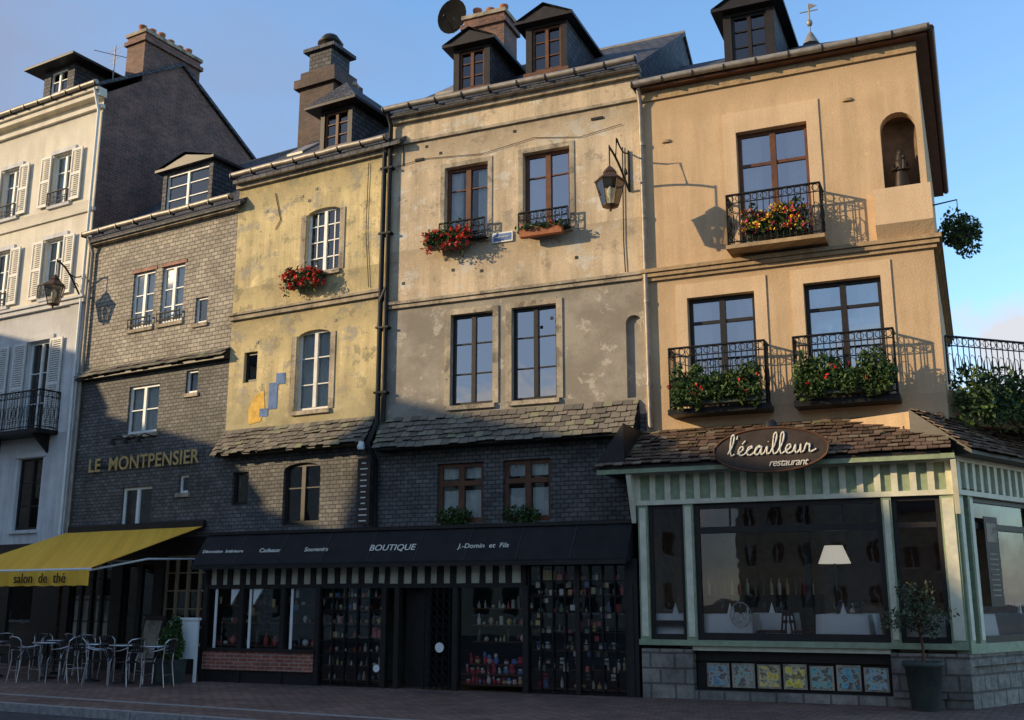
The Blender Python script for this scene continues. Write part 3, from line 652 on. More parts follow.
b.tube([(8.6,4,r-.1),(8.6,4,r+.9)],.02,m_zinc,5); b.ball((8.6,4,r+.45),.07,.07,.09,m_zinc); b.tube([(8.4,4,r+.75),(8.8,4,r+.75)],.015,m_zinc,4); b.prism([(8.6,r+.8),(8.78,r+.86),(8.6,r+.95)],3.99,4.01,m_zinc,'y'); b.lathe((8.6,4,r-.1),[(.2,0),(.05,.3)],m_zinc,8)
b.done('hipped_slate_roof_and_dormer',E5)
b=MB(); gutter(b,X0-.05,X1+ov+.06,y5-ov-.06,ze+.03,m=m_zinc); b.tube([(X1+ov+.06,y5-ov,ze+.03),(X1+ov+.06,D5+ov,ze+.03)],.07,m_brown,8)
b.tube([(5.72,y5-ov,ze),(5.72,y5-.08,ze-.35),(5.74,y5-.08,4.7)],.05,m_zinc,8)
for z in(5.5,7.1,8.8,10.3): b.lathe((5.735,y5-.08,z),[(.06,0),(.06,.06)],m_zinc,8)
b.done('gutter_and_drainpipe',E5)
b=MB()
balcony(b,7.42,9.08,7.88,8.84,.5,y5,slab=.07,step=.11,floor='s')
balcony(b,6.22,7.95,4.95,6.08,.42,y5,step=.1); balcony(b,8.45,10.1,4.95,6.08,.42,y5,step=.1)
b.done('wrought_iron_balconies',E5)
flowerbox('balcony_flower_box',MF,7.75,8.75,y5-.46,y5-.22,8.0,.16,m_mixf,1500,900,.32,.1)
flowerbox('balcony_planter',MF,6.3,7.85,y5-.66,y5-.44,4.98,.18,m_red,3400,110,.34,.12)
flowerbox('balcony_planter',MF,8.55,10.05,y5-.66,y5-.44,5.0,.18,m_red,3600,60,.36,.12)
b=MB(); c=(10.44,y5+.14,8.68)
b.lathe(c,[(.15,0),(.16,.03),(.13,.06),(.14,.08),(.125,.25),(.10,.42),(.115,.5),(.12,.56),(.06,.63),(.035,.66)],m_statue,12,sy=.75)
b.ball((c[0],c[1]-.01,c[2]+.73),.055,.06,.075,m_statue); b.lathe((c[0],c[1]+.01,c[2]+.62),[(.1,-.04),(.085,.06),(.075,.14),(.03,.2)],m_statue,10,sy=.8)
b.tube([(c[0]-.11,c[1],c[2]+.53),(c[0]-.14,c[1]-.06,c[2]+.4),(c[0]-.05,c[1]-.14,c[2]+.42)],[.04,.035,.022],m_statue,8)
b.tube([(c[0]+.11,c[1],c[2]+.53),(c[0]+.13,c[1]-.06,c[2]+.4),(c[0]+.05,c[1]-.14,c[2]+.4)],[.04,.035,.022],m_statue,8)
b.tube([(c[0]+.05,c[1]-.12,c[2]+.38),(c[0]+.06,c[1]-.12,c[2]+.55)],[.045,.04],m_statue,8); b.ball((c[0]+.06,c[1]-.13,c[2]+.61),.035,.035,.045,m_statue)
b.done('madonna_statue',None,MF)
b=MB(); b.tube([(10.85,.8,8.6),(11.3,.8,8.65),(11.3,.8,8.3)],.015,m_black); b.lathe((11.3,.8,7.75),[(.05,0),(.18,.1),(.22,.25),(.2,.27)],m_trough,10)
b.leaves((11.3,.8,8.05),(.38,.38,.3),900,.05,m_leaf); b.leaves((11.4,.75,7.85),(.25,.3,.35),300,.05,m_leaf); b.leaves((11.2,.7,8.3),(.2,.2,.2),60,.05,m_leaf); b.done('hanging_flower_basket',None,MF)
ER=E5; ys=-1.0; ZF=.62
b=MB()
b.box(5.73,6.6,ys-.02,ys+.4,0,.8,m_stone); b.box(6.6,10.8,ys+.02,ys+.4,0,.14,m_stone); b.box(9.72,10.85,ys-.02,ys+.4,.14,.8,m_stone); b.box(6.6,9.72,ys+.02,ys+.3,.78,.86,m_cream)
b.box(5.7,10.85,ys-.06,ys+.2,.8601,.95,m_green)
b.box(6.6,9.72,ys+.25,ys+.3,.14,.78,m_dark)
b.done('stone_plinth',ER)
b=MB()
for x0,x1 in((5.73,5.9),(6.53,6.7),(9.75,9.9),(10.62,10.85)): b.box(x0,x1,ys-.05,ys+.12,.95,3.2,m_green); b.box(x0+.03,x1-.03,ys-.065,ys-.04,1.0,3.15,m_cream)
b.box(5.7,10.88,ys-.08,ys+.15,3.2,3.28,m_cream); b.box(5.72,10.86,ys-.03,ys+.12,3.28,3.72,m_green); b.box(5.7,10.88,ys-.09,ys+.15,3.72,3.8,m_cream)
k=19
for i in range(k+1):
    x=5.74+(10.78-5.74)*i/k+U(-.01,.01); b.box(x-.05,x+.05,ys-.075,ys-.02,3.282,3.718,m_cream)
for x in(5.62,10.83): b.prism([(ys-.05,2.9),(ys-.35,3.7),(ys-.28,3.78),(ys-.05,3.78)],x,x+.08,m_cream)
b.done('painted_timber_frame',ER)
b=MB()
window(b,5.9,6.53,.95,3.2,ys+.02,m_dark,m_g3,1,(),.07,back=None,tr=.12)
window(b,6.7,9.75,.95,3.2,ys+.02,m_dark,m_g3,1,(),.09,back=None,tr=.8)
window(b,9.9,10.62,.95,3.2,ys+.02,m_dark,m_g3,1,(),.07,back=None,tr=.8)
for i in range(1,5): 
    x=6.7+3.05*i/5; b.box(x-.012,x+.012,ys+.03,ys+.06,2.82,3.12,m_dark)
b.done('restaurant_windows',ER)
b=MB()
b.face([(5.7,3.5,.0),(14,3.5,.0),(14,3.5,3.4),(5.7,3.5,3.4)],m_roomw); b.face([(5.71,ys+.1,0),(5.71,3.5,0),(5.71,3.5,3.4),(5.71,ys+.1,3.4)],m_roomw)
b.face([(5.7,ys+.1,ZF),(11.,ys+.1,ZF),(14,6,ZF),(5.7,6,ZF)],m_floor); b.face([(5.7,ys+.1,3.3),(11,ys+.1,3.3),(14,6,3.3),(5.7,6,3.3)],m_roomw)
for x in (6.6,8.2,9.6): b.box(x,x+.12,ys+1.9,ys+2.05,ZF,3.3,m_dark)
b.box(5.8,8.2,3.2,3.48,ZF,1.7,m_dark); b.box(8.6,10.5,3.3,3.48,1.6,2.6,m_brown)
for i in range(14): x=5.9+.16*i; b.lathe((x,3.3,1.7),[(.04,0),(.045,.2),(.015,.26),(.015,.32)],m_items,7)
b.done('restaurant_room',ER)
def table_cloth(name,x,y,w,zf=ZF,mw=None):
    b=MB(); h=zf+.75; s=w/2
    top=[(x-s,y-s),(x+s,y-s),(x+s,y+s),(x-s,y+s)]
    ring1=[];ring2=[]
    for k in range(4):
        a=top[k]; c=top[(k+1)%4]
        for j in range(6):
            t=j/6; px=a[0]+(c[0]-a[0])*t; py=a[1]+(c[1]-a[1])*t; f=1.06+.05*math.sin(j*2.1+k)
            ring1.append((px,py,h)); ring2.append((x+(px-x)*f,y+(py-y)*f,h-.5))
    b.grid([ring1,ring2],m_cloth,True); b.face(ring1,m_cloth)
    b.tube([(x,y,zf),(x,y,h-.02)],.04,m_dark)
    for dx in(-.15,.15): b.lathe((x+dx,y,h),[(.03,0),(.005,.01),(.005,.09),(.035,.13),(.03,.19)],m_g3,8)
    b.prism([(x-.05,h),(x+.05,h),(x,h+.18)],y-.12,y-.08,m_cloth,'y')
    return b.done(name,None,mw or MF)
for x,y in((6.2,-.4),(7.15,-.4),(9.0,-.4),(9.0,.9),(7.6,1.0),(10.2,-.35)): table_cloth('dining_table',x,y,.8)
def dchair(x,y,rz):
    b=MB(); 
    for sx in(-.19,.19):
        b.tube([(sx,-.19,0),(sx,-.19,.45)],.018,m_dark,5); b.tube([(sx,.2,0),(sx,.19,.45),(sx*.95,.24,.95)],.018,m_dark,5)
    b.box(-.21,.21,-.21,.21,.44,.48,m_brown)
    for z in(.6,.72,.84,.93): b.box(-.18,.18,.2+(z-.45)*.09,.225+(z-.45)*.09,z,z+.05,m_dark)
    return b.done('dining_chair',None,MF@Matrix.Translation((x,y,ZF))@Matrix.Rotation(rz,4,'Z'))
dchair(7.8,-.3,-1.57); dchair(8.35,-.3,1.57); dchair(9.0,.3,0); dchair(7.15,.2,0)
b=MB(); x,y=8.85,.0
b.lathe((x,y,ZF),[(.14,0),(.14,.03),(.02,.06),(.02,1.63)],m_dark,10); b.lathe((x,y,2.2),[(.27,0),(.15,.3)],m_shade,16); b.done('standing_lamp',None,MF)
text('bd',.34,'window_logo',ER,(7.42,ys+.03,1.35),m_zinc,spacing=.8)
t_=MB(); t_.tube([(7.42+.17*math.cos(a*.4189),ys+.03,1.36+.2*math.sin(a*.4189)) for a in range(15)],.008,m_zinc,4,True); t_.done('window_logo_ring',ER)
b=MB()
cols=[(.12,.2,.24),(.16,.24,.2),(.5,.36,.06),(.55,.42,.05),(.1,.28,.26),(.08,.26,.3),(.2,.34,.36)]
cm=[]
for i,c in enumerate(cols):
    t=NT('painted_panel_%d'%i); nz=t.noise(9,4,t.xz()); cc=t.ramp(nz,[(.36,c),(.45,tuple(min(1,q*1.6+.03) for q in c)),(.52,(.42,.38,.28)),(.58,(.12,.07,.05)),(.66,c)]); cm.append(t.bsdf(cc,.5))
for i in range(7):
    xa=6.8+i*.415; b.box(xa,xa+.37,ys+.12,ys+.15,.2,.58+.02*math.sin(i*3),m_trim); b.box(xa+.03,xa+.34,ys+.112,ys+.12,.23,.55,cm[i])
b.box(6.62,9.72,ys+.2,ys+.24,.14,.78,m_dark)
b.done('oyster_picture_panels',ER)
b=MB()
zt,zb=4.62,3.86; yo=-1.38
b.prism([(y5,zt),(yo,zb),(yo,zb-.06),(y5,zb-.06)],5.45,10.7,m_dark)
tiles(b,5.55,10.75,(y5-.01,zt+.02),(yo-.05,zb),.17,10,m_tile,.45,.12)
b.prism([(5.0,zb-.05),(5.6,zb-.05),(5.6,zt)],yo+.02,y5+.03,m_dark,'y')
b.box(5.1,10.9,yo,yo+.05,zb-.13,zb-.051,m_green)
for i in range(40):
    t=U(.1,.95); x=U(5.5,10.7); b.leaves((x,y5+(yo-y5)*t,zt+(zb-zt)*t+.07),(U(.04,.12),.05,.025),14,.03,m_leaf)
b.done('shingled_canopy',ER)
b=MB()
ovl=[(8.15+.92*math.cos(a*math.pi/20),3.98+.36*math.sin(a*math.pi/20)) for a in range(40)]
b.prism(ovl,-1.58,-1.53,m_sign,'y'); b.tube([(p[0],-1.585,p[1]) for p in ovl],.018,m_brown,5,True); b.tube([(8.15,-1.3,4.2),(8.15,-1.53,4.2)],.02,m_black)
b.lathe((8.15,-1.45,4.33),[(.12,0),(.1,.12),(.05,.16)],m_dark,10)
so=b.done('oval_restaurant_sign',None,MF)
# hand-painted script lettering, built from brush strokes
G={'l':([[(0,.2),(.35,1.2),(.42,2.1),(.28,2.35),(.15,1.9),(.2,.5),(.36,.05),(.6,.2)]],.6),
'e':([[(0,.2),(.35,.5),(.5,.8),(.35,1.0),(.15,.8),(.1,.4),(.3,.05),(.55,.1),(.72,.25)]],.72),
'c':([[(.0,.25),(.3,.7),(.55,.85),(.4,1.0),(.15,.75),(.1,.3),(.3,.03),(.55,.1),(.7,.25)]],.7),
'a':([[(.0,.2),(.3,.8),(.6,.85),(.35,1.0),(.1,.6),(.15,.1),(.4,.1),(.6,.6),(.64,.95),(.6,.3),(.7,.05),(.9,.22)]],.9),
'i':([[(0,.2),(.2,.9),(.2,.3),(.3,.05),(.5,.2)],[(.24,1.35),(.26,1.42)]],.5),
'u':([[(0,.2),(.15,.95),(.15,.3),(.3,.03),(.5,.3),(.6,.95),(.6,.3),(.7,.05),(.9,.22)]],.9),
'r':([[(0,.2),(.15,1.0),(.25,.85),(.45,.9),(.42,.5),(.5,.08),(.8,.2),(1.0,.35)]],.8),
"'":([[(.1,2.2),(.05,1.8)]],.22),'E':([[(0,.2),(.35,.5),(.5,.8),(.35,1.0),(.15,.8),(.1,.4),(.3,.05),(.55,.1),(.72,.25)],[(.35,1.25),(.6,1.6)]],.72)}
def smooth(p,n=5):
    if len(p)<3: return p
    q=[p[0]]+p+[p[-1]]; o=[]
    for i in range(1,len(q)-2):
        for k in range(n):
            t=k/n; a,b_,c_,d_=q[i-1],q[i],q[i+1],q[i+2]
            o.append(tuple(.5*((2*b_[j])+(-a[j]+c_[j])*t+(2*a[j]-5*b_[j]+4*c_[j]-d_[j])*t*t+(-a[j]+3*b_[j]-3*c_[j]+d_[j])*t**3) for j in(0,1)))
    o.append(p[-1]); return o
b=MB(); ux=.19; px=8.13-7.1*ux/2; base=3.9
for ch in "l'Ecailleur":
    st,wd=G[ch]
    for s_ in st:
        sm=smooth(s_); b.tube([(px+(q[0]+q[1]*.12)*ux,-1.6,base+q[1]*.15) for q in sm],[.010+.007*abs(math.sin(i*.6)) for i in range(len(sm))],m_lett,5)
    px+=wd*ux
b.done('script_lettering',so)
text("restaurant",.17,'restaurant_lettering',so,(8.42,-1.6,3.76),m_lett,shear=.35,spacing=.88)
ang=math.atan2(.903,.431)
MW=MF@Matrix.Translation((10.85,ys,0))@Matrix.Rotation(ang,4,'Z')
EW=empty('restaurant_side_wing',MW)
b=MB(); L=9
b.box(0,L,0,.3,0,.8,m_stone); b.box(0,L,-.04,.2,.801,.95,m_green)
for x in(.0,.32,2.6,4.9,7.2): b.box(x,x+.16,-.04,.14,.95,3.2,m_green); b.box(x+.03,x+.13,-.055,-.035,1,3.15,m_cream)
b.box(0,L,-.07,.15,3.2,3.28,m_cream); b.box(0,L,-.02,.12,3.28,3.72,m_green); b.box(0,L,-.08,.15,3.72,3.8,m_cream)
for i in range(36): x=.05+i*.25; b.box(x-.045,x+.045,-.07,-.02,3.282,3.718,m_cream)
for a,c in((.48,2.6),(2.76,4.9),(5.06,7.2)): window(b,a,c,.95,3.2,.02,m_dark,m_g3,1,(),.08,back=None,tr=.8)
b.prism([(.6,4.62),(-.38,3.86),(-.38,3.8),(.6,3.8)],-.1,L,m_dark); tiles(b,-.05,L,(.6,4.62),(-.43,3.85),.17,10,m_tile,.2,0)
b.box(-.0,L,.6,4,4.3,4.6,m_b5)
b.done('wing_front',EW)
b=MB(); b.box(.75,1.2,-.06,-.045,1.5,2.9,m_sign); b.box(.8,1.15,-.065,-.06,2.5,2.8,m_trim)
for i in range(9): b.box(.83,1.11,-.065,-.06,2.3-i*.08,2.32-i*.08,m_trim)
b.done('menu_board',EW)
for a in(1.4,3.4): table_cloth('dining_table',0,0,.8,mw=MW@Matrix.Translation((a,.8,0)))
b=MB(); b.box(10.87,14.5,1.0,6,4.7,4.78,m_trim5)
railing(b,(10.9,.35),(14.6,3.6),5.2,6.05,step=.12)
b.prism([(10.86,.3),(14.7,3.66),(14.6,3.9),(10.86,.55)],4.5,5.1,m_b5,'z')
b.done('terrace_railing',None,MF)
b=MB()
for i in range(9):
    t=i/8; c=(11.25+3.3*t,.4+2.9*t,5.05+U(-.25,.1)); b.leaves(c,(.4,.4,U(.25,.5)),520,.06,m_leaf)
    b.leaves((c[0],c[1]-.35,c[2]-.35),(.35,.3,U(.25,.45)),260,.06,m_leaf)
b.done('terrace_shrubs',None,MF)
# ================================================================ boutique shopfront
EB=empty('boutique_shopfront',MF)
b=MB()
xl,xr=-3.62,5.6
b.prism([(-.05,2.98),(-.95,2.9),(-1.38,2.3),(-1.38,2.22),(-1.3,2.22),(-.05,2.6)],xl,xr,m_blackc)
b.box(xl-.02,xr+.02,-.98,.0,2.91,2.97,m_dark)
for i in range(1,9):
    x=xl+(xr-xl)*i/9; b.prism([(-.96,2.905),(-1.385,2.31),(-1.385,2.3),(-.96,2.89)],x-.01,x+.01,m_dark)
b.box(xl,xr,-1.42,-1.37,2.2,2.27,m_dark)
b.done('black_canopy',EB)
for s_,x,z in(('BOUTIQUE',.95,.2),('J.-Domin  et  Fils',2.85,.15),('Souvenirs',-.75,.14),('Cadeaux',-1.85,.14),('Décoration  Intérieure',-3.0,.11)):
    zz=2.56; yy=-.95-(2.9-zz)*(.43/.6)-.012
    text(s_,z,'canopy_lettering',EB,(x,yy,zz),m_lett,tilt=90-35.6)
b=MB()
b.box(-3.6,-3.45,-1.0,.6,0,2.4,m_dark)
b.box(-3.55,3.58,-.95,-.9,1.9,2.3,m_cream)
n=26
for i in range(n): 
    x=-3.5+7.05*i/(n-1)+U(-.02,.02); w=U(.045,.065); b.hexa([(x-w,-1.0,1.9),(x+w,-1.0,1.9),(x+w,-.94,1.9),(x-w,-.94,1.9),(x-w+U(-.02,.02),-1.0,2.3),(x+w,-1.0,2.3),(x+w,-.94,2.3),(x-w,-.94,2.3)],m_dark)
b.box(-3.55,3.6,-1.02,-.9,1.82,1.9,m_dark)
for x in(-3.5,-2.6,-1.6,-.78,.7,.98,2.2,3.6,5.55): b.box(x-.05,x+.05,-1.05,-.92,0.0,1.85,m_dark)
b.box(5.45,5.68,-1.02,.0,0,2.3,m_dark)
b.box(-3.5,-.8,-1.02,-.85,.0,.24,m_dark); b.box(-3.5,-.8,-1.1,-.8,.6,.66,m_dark); b.box(-3.47,-.83,-1.07,-.9,.241,.599,m_brickr)
for x in(-3.3,-2.45,-1.45): b.box(x,x+.05,-.98,-.95,.66,1.82,m_white)
for x in(-2.9,-2.35): b.prism([(x,1.82),(x+.22,1.82),(x,1.5)],-.985,-.95,m_white,'y')
b.done('shop_frame',EB)
b=MB()
def pane(x0,x1,z0,z1,y=-.96): b.face([(x0,y,z0),(x1,y,z0),(x1,y,z1),(x0,y,z1)],m_g3)
pane(-3.45,-.83,.66,1.84); pane(-.73,.65,.05,1.84)
pane(2.25,3.55,.1,1.84); pane(3.65,5.5,.05,2.2)
b.done('shop_glazing',EB)
b=MB()
b.face([(-3.5,1.2,0),(5.6,1.2,0),(5.6,1.2,2.9),(-3.5,1.2,2.9)],m_room); b.face([(-3.5,-.9,2.6),(5.6,-.9,2.6),(5.6,1.2,2.6),(-3.5,1.2,2.6)],m_room)
b.face([(-3.5,-.9,.01),(5.6,-.9,.01),(5.6,1.2,.01),(-3.5,1.2,.01)],m_floor); b.face([(5.44,-.9,0),(5.44,1.2,0),(5.44,1.2,2.9),(5.44,-.9,2.9)],m_room)
b.done('shop_room',EB)
b=MB()
def shelf(x0,x1,zs,y0=-.8,y1=-.5,h=.2,dens=.11,fill=.8,m=m_items):
    for z in zs:
        b.box(x0,x1,y0,y1,z-.02,z,m_brown)
        x=x0+.05
        while x<x1-.08:
            w=U(.04,dens); 
            if R()<fill:
                hh=U(.35,1)*h; q=R()
                if m is m_toys: b.ball((x+w/2,y0+.1,z+hh*.35),w*.6,w*.5,hh*.4,m,7); b.ball((x+w/2,y0+.08,z+hh*.85),w*.45,w*.4,hh*.25,m,7)
                elif q<.15: b.box(x,x+w,y0+.04,y0+.04+w,z,z+hh,m)
                elif q<.45: b.lathe((x+w/2,y0+.1,z),[(w*.2,0),(w*.5,hh*.3),(w*.45,hh*.5),(w*.15,hh*.6),(w*.2,hh*.65)],m,8)
                elif q<.6: b.ball((x+w/2,y0+.1,z+w*.4),w*.5,w*.4,w*.45,m,8)
                else: b.lathe((x+w/2,y0+.1,z),[(w*.4,0),(w*.45,hh*.5),(w*.18,hh*.75),(w*.16,hh)],m,7)
            x+=w+U(.005,.07)
shelf(-.7,.62,[.12,.38,.64,.9,1.16,1.42,1.66],y0=-.88,y1=-.6,h=.19,dens=.1,fill=.85)
shelf(2.28,3.52,[.12,.3],y0=-.9,y1=-.6,h=.2,dens=.13,fill=.97,m=m_toys); shelf(2.28,3.52,[.46],y0=-.75,y1=-.45,h=.2,dens=.12,m=m_toys); shelf(2.3,3.5,[.85,1.15,1.45],y0=-.5,y1=-.2,h=.22,fill=.8)
shelf(3.7,5.4,[.1,.42,.74,1.06,1.38,1.7,1.95],y0=-.9,y1=-.6,h=.22,dens=.12,fill=.7)
shelf(-3.4,-.9,[.72],y0=-.9,h=.3,dens=.16,fill=.8); shelf(-3.4,-.9,[1.15,1.5],y0=-.6,y1=-.4,h=.24,fill=.5,dens=.12)
for i in range(60):
    x=U(3.75,5.25); z=.25+int(U(0,14))*.13; b.box(x,x+U(.06,.1),-.93,-.925,z,z+U(.07,.11),m_items)
for i in range(14):
    x=U(-3.35,-.95); z=U(1.25,1.75); b.box(x,x+U(.05,.14),-.85,-.84,z,z+U(.07,.18),m_items)
b.done('shop_goods_on_shelves',EB)
b=MB()
b.box(1.0,1.5,-.7,-.66,0,1.84,m_dark)
for i in range(12):
    z0=.02+i*.15
    for j in range(5):
        x=1.55+j*.13; b.tube([(x,-1.0,z0),(x+.13,-1.0,z0+.15)],.007,m_black,4); b.tube([(x+.13,-1.0,z0),(x,-1.0,z0+.15)],.007,m_black,4)
for j in range(6): b.box(1.545+j*.13,1.56+j*.13,-1.01,-.99,0,1.84,m_black)
for x0,x1,zt_ in((3.65,5.5,2.2),(-.73,.65,1.9)):
    n=int((x1-x0)/.23)
    for i in range(n+1): x=x0+(x1-x0)*i/n; b.box(x-.013,x+.013,-1.01,-.985,.03,zt_,m_black)
    n=int(zt_/.26)
    for i in range(n+1): z=.03+(zt_-.03)*i/n; b.box(x0,x1,-1.005,-.99,z-.01,z+.01,m_black)
b.box(4.54,4.62,-1.03,-.97,.0,2.25,m_dark)
b.done('lattice_gate_and_grilles',EB)
b=MB(); pl=[(.58+.07*math.cos(a*.5236),.35+.07*math.sin(a*.5236)) for a in range(12)]
b.prism(pl,-1.06,-1.05,m_white,'y'); pl=[(1.9+.09*math.cos(a*.5236),.75+.09*math.sin(a*.5236)) for a in range(12)]; b.prism(pl,-1.06,-1.05,m_white,'y')
b.done('round_stickers',EB)
b=MB(); b.box(-.52,-.22,-.16,-.12,3.1,4.45,m_sign)
for i in range(11):
    w=U(.05,.1); b.box(-.37-w,-.37+w,-.165,-.16,4.34-i*.118,4.365-i*.118,m_lett)
b.tube([(-.3,0,4.6),(-.3,-.35,4.75)],.015,m_black); b.lathe((-.3,-.4,4.6),[(.07,0),(.09,.06),(.05,.17)],m_white,10)
b.done('vertical_shop_sign',None,MF)
b=MB(); b.box(-3.8,-3.4,-1.36,-1.3,.45,1.2,m_white); b.box(-3.83,-3.37,-1.38,-1.28,1.2,1.25,m_white)
for x in(-3.8,-3.44): b.box(x,x+.04,-1.36,-1.3,0,.45,m_white)
b.done('white_notice_stand',None,MF)
def pot_plant(name,mw,x,y,kind):
    b=MB()
    if kind=='box':
        b.prism([(x-.2,0),(x+.2,0),(x+.25,.45),(x-.25,.45)],y-.2,y+.2,m_trough,'y'); 
        b.leaves((x,y,.75),(.26,.24,.42),900,.05,m_leaf,low=-.8); b.leaves((x+.05,y,1.05),(.16,.15,.28),260,.05,m_leaf)
        b.tube([(x,y,.4),(x+.02,y,.9)],.02,m_brown)
    else:
        b.lathe((x,y,0),[(.2,0),(.21,.02),(.27,.62),(.3,.63),(.3,.7),(.26,.7),(.24,.62)],m_trough,20)
        rr=random.Random(3)
        b.tube([(x,y,.6),(x+.02,y,.9),(x-.02,y+.01,1.15),(x+.02,y,1.35)],[.025,.022,.018,.014],m_brown,7)
        for i in range(20):
            a=rr.uniform(0,6.28); e=rr.uniform(.2,1.2); l=rr.uniform(.3,.7); z0=rr.uniform(1.0,1.35)
            p=Vector((x,y,z0)); q=p+Vector((math.cos(a)*math.cos(e),math.sin(a)*math.cos(e),math.sin(e)*.9))*l; mdl=(p+q)/2+Vector((0,0,.05))
            b.tube([p,mdl,q],[.01,.007,.004],m_brown,4)
            for w_ in(.5,.8,1.05): c=p.lerp(q,w_); b.leaves(c,(.12,.12,.1),24,.035,m_oliv)
    return b.done(name,None,mw)
pot_plant('potted_olive_tree',MF,10.2,-1.36,'olive')
pot_plant('potted_shrub',MH,.7,-1.95,'box')
# ================================================================ cafe chairs & tables
b=MB()
for s in(-1,1):
    b.tube([(s*.22,-.2,0),(s*.21,-.19,.43),(s*.22,-.1,.64),(s*.24,.1,.66),(s*.22,.22,.7)],.013,m_alu,6)
    b.tube([(s*.2,.26,0),(s*.19,.2,.43),(s*.2,.24,.8)],.013,m_alu,6)
b.tube([(-.2,.24,.8),(-.17,.29,.86),(0,.32,.88),(.17,.29,.86),(.2,.24,.8)],.013,m_alu,6)
b.tube([(-.2,.23,.62),(0,.29,.62),(.2,.23,.62)],.011,m_alu,6)
for i in range(5): x=-.12+.06*i; b.box(x-.018,x+.018,.275,.285,.62,.87,m_dark)
b.lathe((0,0,.425),[(.2,0),(.215,.01),(.21,.022)],m_dark,18)
b.tube([(-.21,-.19,.22),(.21,-.19,.22)],.008,m_alu,5); b.tube([(-.195,.23,.22),(.195,.23,.22)],.008,m_alu,5)
c0=None
pos=[(-4.3,2.4,.3),(-3.6,3.0,2.6),(-3.2,1.9,1.4),(-2.7,2.7,-.7),(-2.15,3.15,3.0),(-1.7,2.2,.6),(-1.2,3.0,-1.2),(-.75,2.1,1.7),(-.25,2.9,2.4),(.15,2.0,-.3),(.55,2.9,-1.5),(-4.9,3.1,1.2),(1.25,2.75,-1.2),(-2.9,1.3,3.0)]
for x,o,r in pos:
    mw=MH@Matrix.Translation((x,-o,0))@Matrix.Rotation(r,4,'Z')
    if c0 is None: c0=b.done('cafe_chair',None,mw)
    else:
        ob=bpy.data.objects.new('cafe_chair',c0.data); sc.collection.objects.link(ob); ob.matrix_world=mw
tb=MB(); tb.lathe((0,0,0),[(.22,0),(.22,.02),(.03,.05),(.025,.7),(.08,.71)],m_dark,14); tb.lathe((0,0,.71),[(.3,0),(.31,.015),(.3,.03)],m_alu,22)
t0=None
for x,o in((-3.9,2.7),(-2.45,2.45),(-1.0,2.5),(-.0,2.5),(.95,2.55),(-3.5,1.5)):
    mw=MH@Matrix.Translation((x,-o,0))
    if t0 is None: t0=tb.done('cafe_table',None,mw)
    else:
        ob=bpy.data.objects.new('cafe_table',t0.data); sc.collection.objects.link(ob); ob.matrix_world=mw
b=MB()
b.prism([(-.6,0),(-.57,0),(-.3,1.25),(-.33,1.25)],-2.0,-1.35,m_sign); b.prism([(-.03,0),(0,0),(-.3,1.25),(-.33,1.25)],-2.0,-1.35,m_sign)
b.prism([(-.57,.25),(-.55,.25),(-.36,1.15),(-.38,1.15)],-1.93,-1.42,m_trim)
b.done('cafe_menu_board',None,MH)
# ================================================================ ground
b=MB(); b.face([(-400,-400,-.12),(400,-400,-.12),(400,400,-.12),(-400,400,-.12)],m_road); b.done('road')
d=Vector((.875,-.485,0)); k0=Vector((-8.2,17.7,0)); n_=Vector((.485,.875,0))
def K(t,o,z): q=k0+d*t+n_*o; return (q.x,q.y,z)
b=MB(); b.face([K(-60,.16,0),K(60,.16,0),K(60,60,0),K(-60,60,0)],m_pav)
b.face([K(-60,1.0,.004),K(60,1.0,.004),K(60,1.18,.004),K(-60,1.18,.004)],m_kerb)
b.done('brick_pavement')
b=MB()
for i in range(80):
    t=-40+i*1.0; b.hexa([K(t,0,-.2),K(t+.985,0,-.2),K(t+.985,.158,-.2),K(t,.158,-.2),K(t,0.015,.004),K(t+.985,.015,.004),K(t+.985,.158,.004),K(t,.158,.004)],m_kerb)
b.done('granite_kerb')
# ================================================================ surroundings
pal=[plain('far_render_%d'%i,c,.9) for i,c in enumerate([(.45,.38,.28),(.5,.47,.4),(.38,.3,.22),(.42,.36,.3)])]
def house(x0,x1,y0,y1,h,rh,face,ci):
    b=MB(); m=pal[ci%4]
    b.box(x0,x1,y0,y1,-.12,h,m)
    if face=='+y':
        b.prism([(y0-.3,h),((y0+y1)/2,h+rh),(y1+.3,h)],x0,x1,m_roof)
        n=max(2,int((x1-x0)/2)); 
        for f in range(int(h/3)):
            for i in range(n):
                cx=x0+(x1-x0)*(i+.5)/n; b.box(cx-.5,cx+.5,y1-.05,y1+.02,.9+f*3,2.4+f*3,m_dark); b.box(cx-.56,cx+.56,y1-.05,y1+.06,.8+f*3,.9+f*3-.002,m_white)
                b.box(cx-.03,cx+.03,y1+.0,y1+.04,.9+f*3,2.4+f*3,m_white)
    else:
        b.prism([(x0-.3,h),((x0+x1)/2,h+rh),(x1+.3,h)],y0,y1,m_roof,'y')
        n=max(1,int((y1-y0)/2))
        for f in range(int(h/3)):
            for i in range(n):
                cy=y0+(y1-y0)*(i+.5)/n; b.box(x1-.05,x1+.02,cy-.5,cy+.5,.9+f*3,2.4+f*3,m_dark); b.box(x1-.05,x1+.06,cy-.56,cy+.56,.8+f*3,.898+f*3,m_white)
    b.done('offscreen_row_house')
x=-34
i=0
while x<34:
    w=U(5,8); house(x,x+w,-44,-35,U(7,9.5),U(2,3.2),'+y',i); x+=w+.02; i+=1
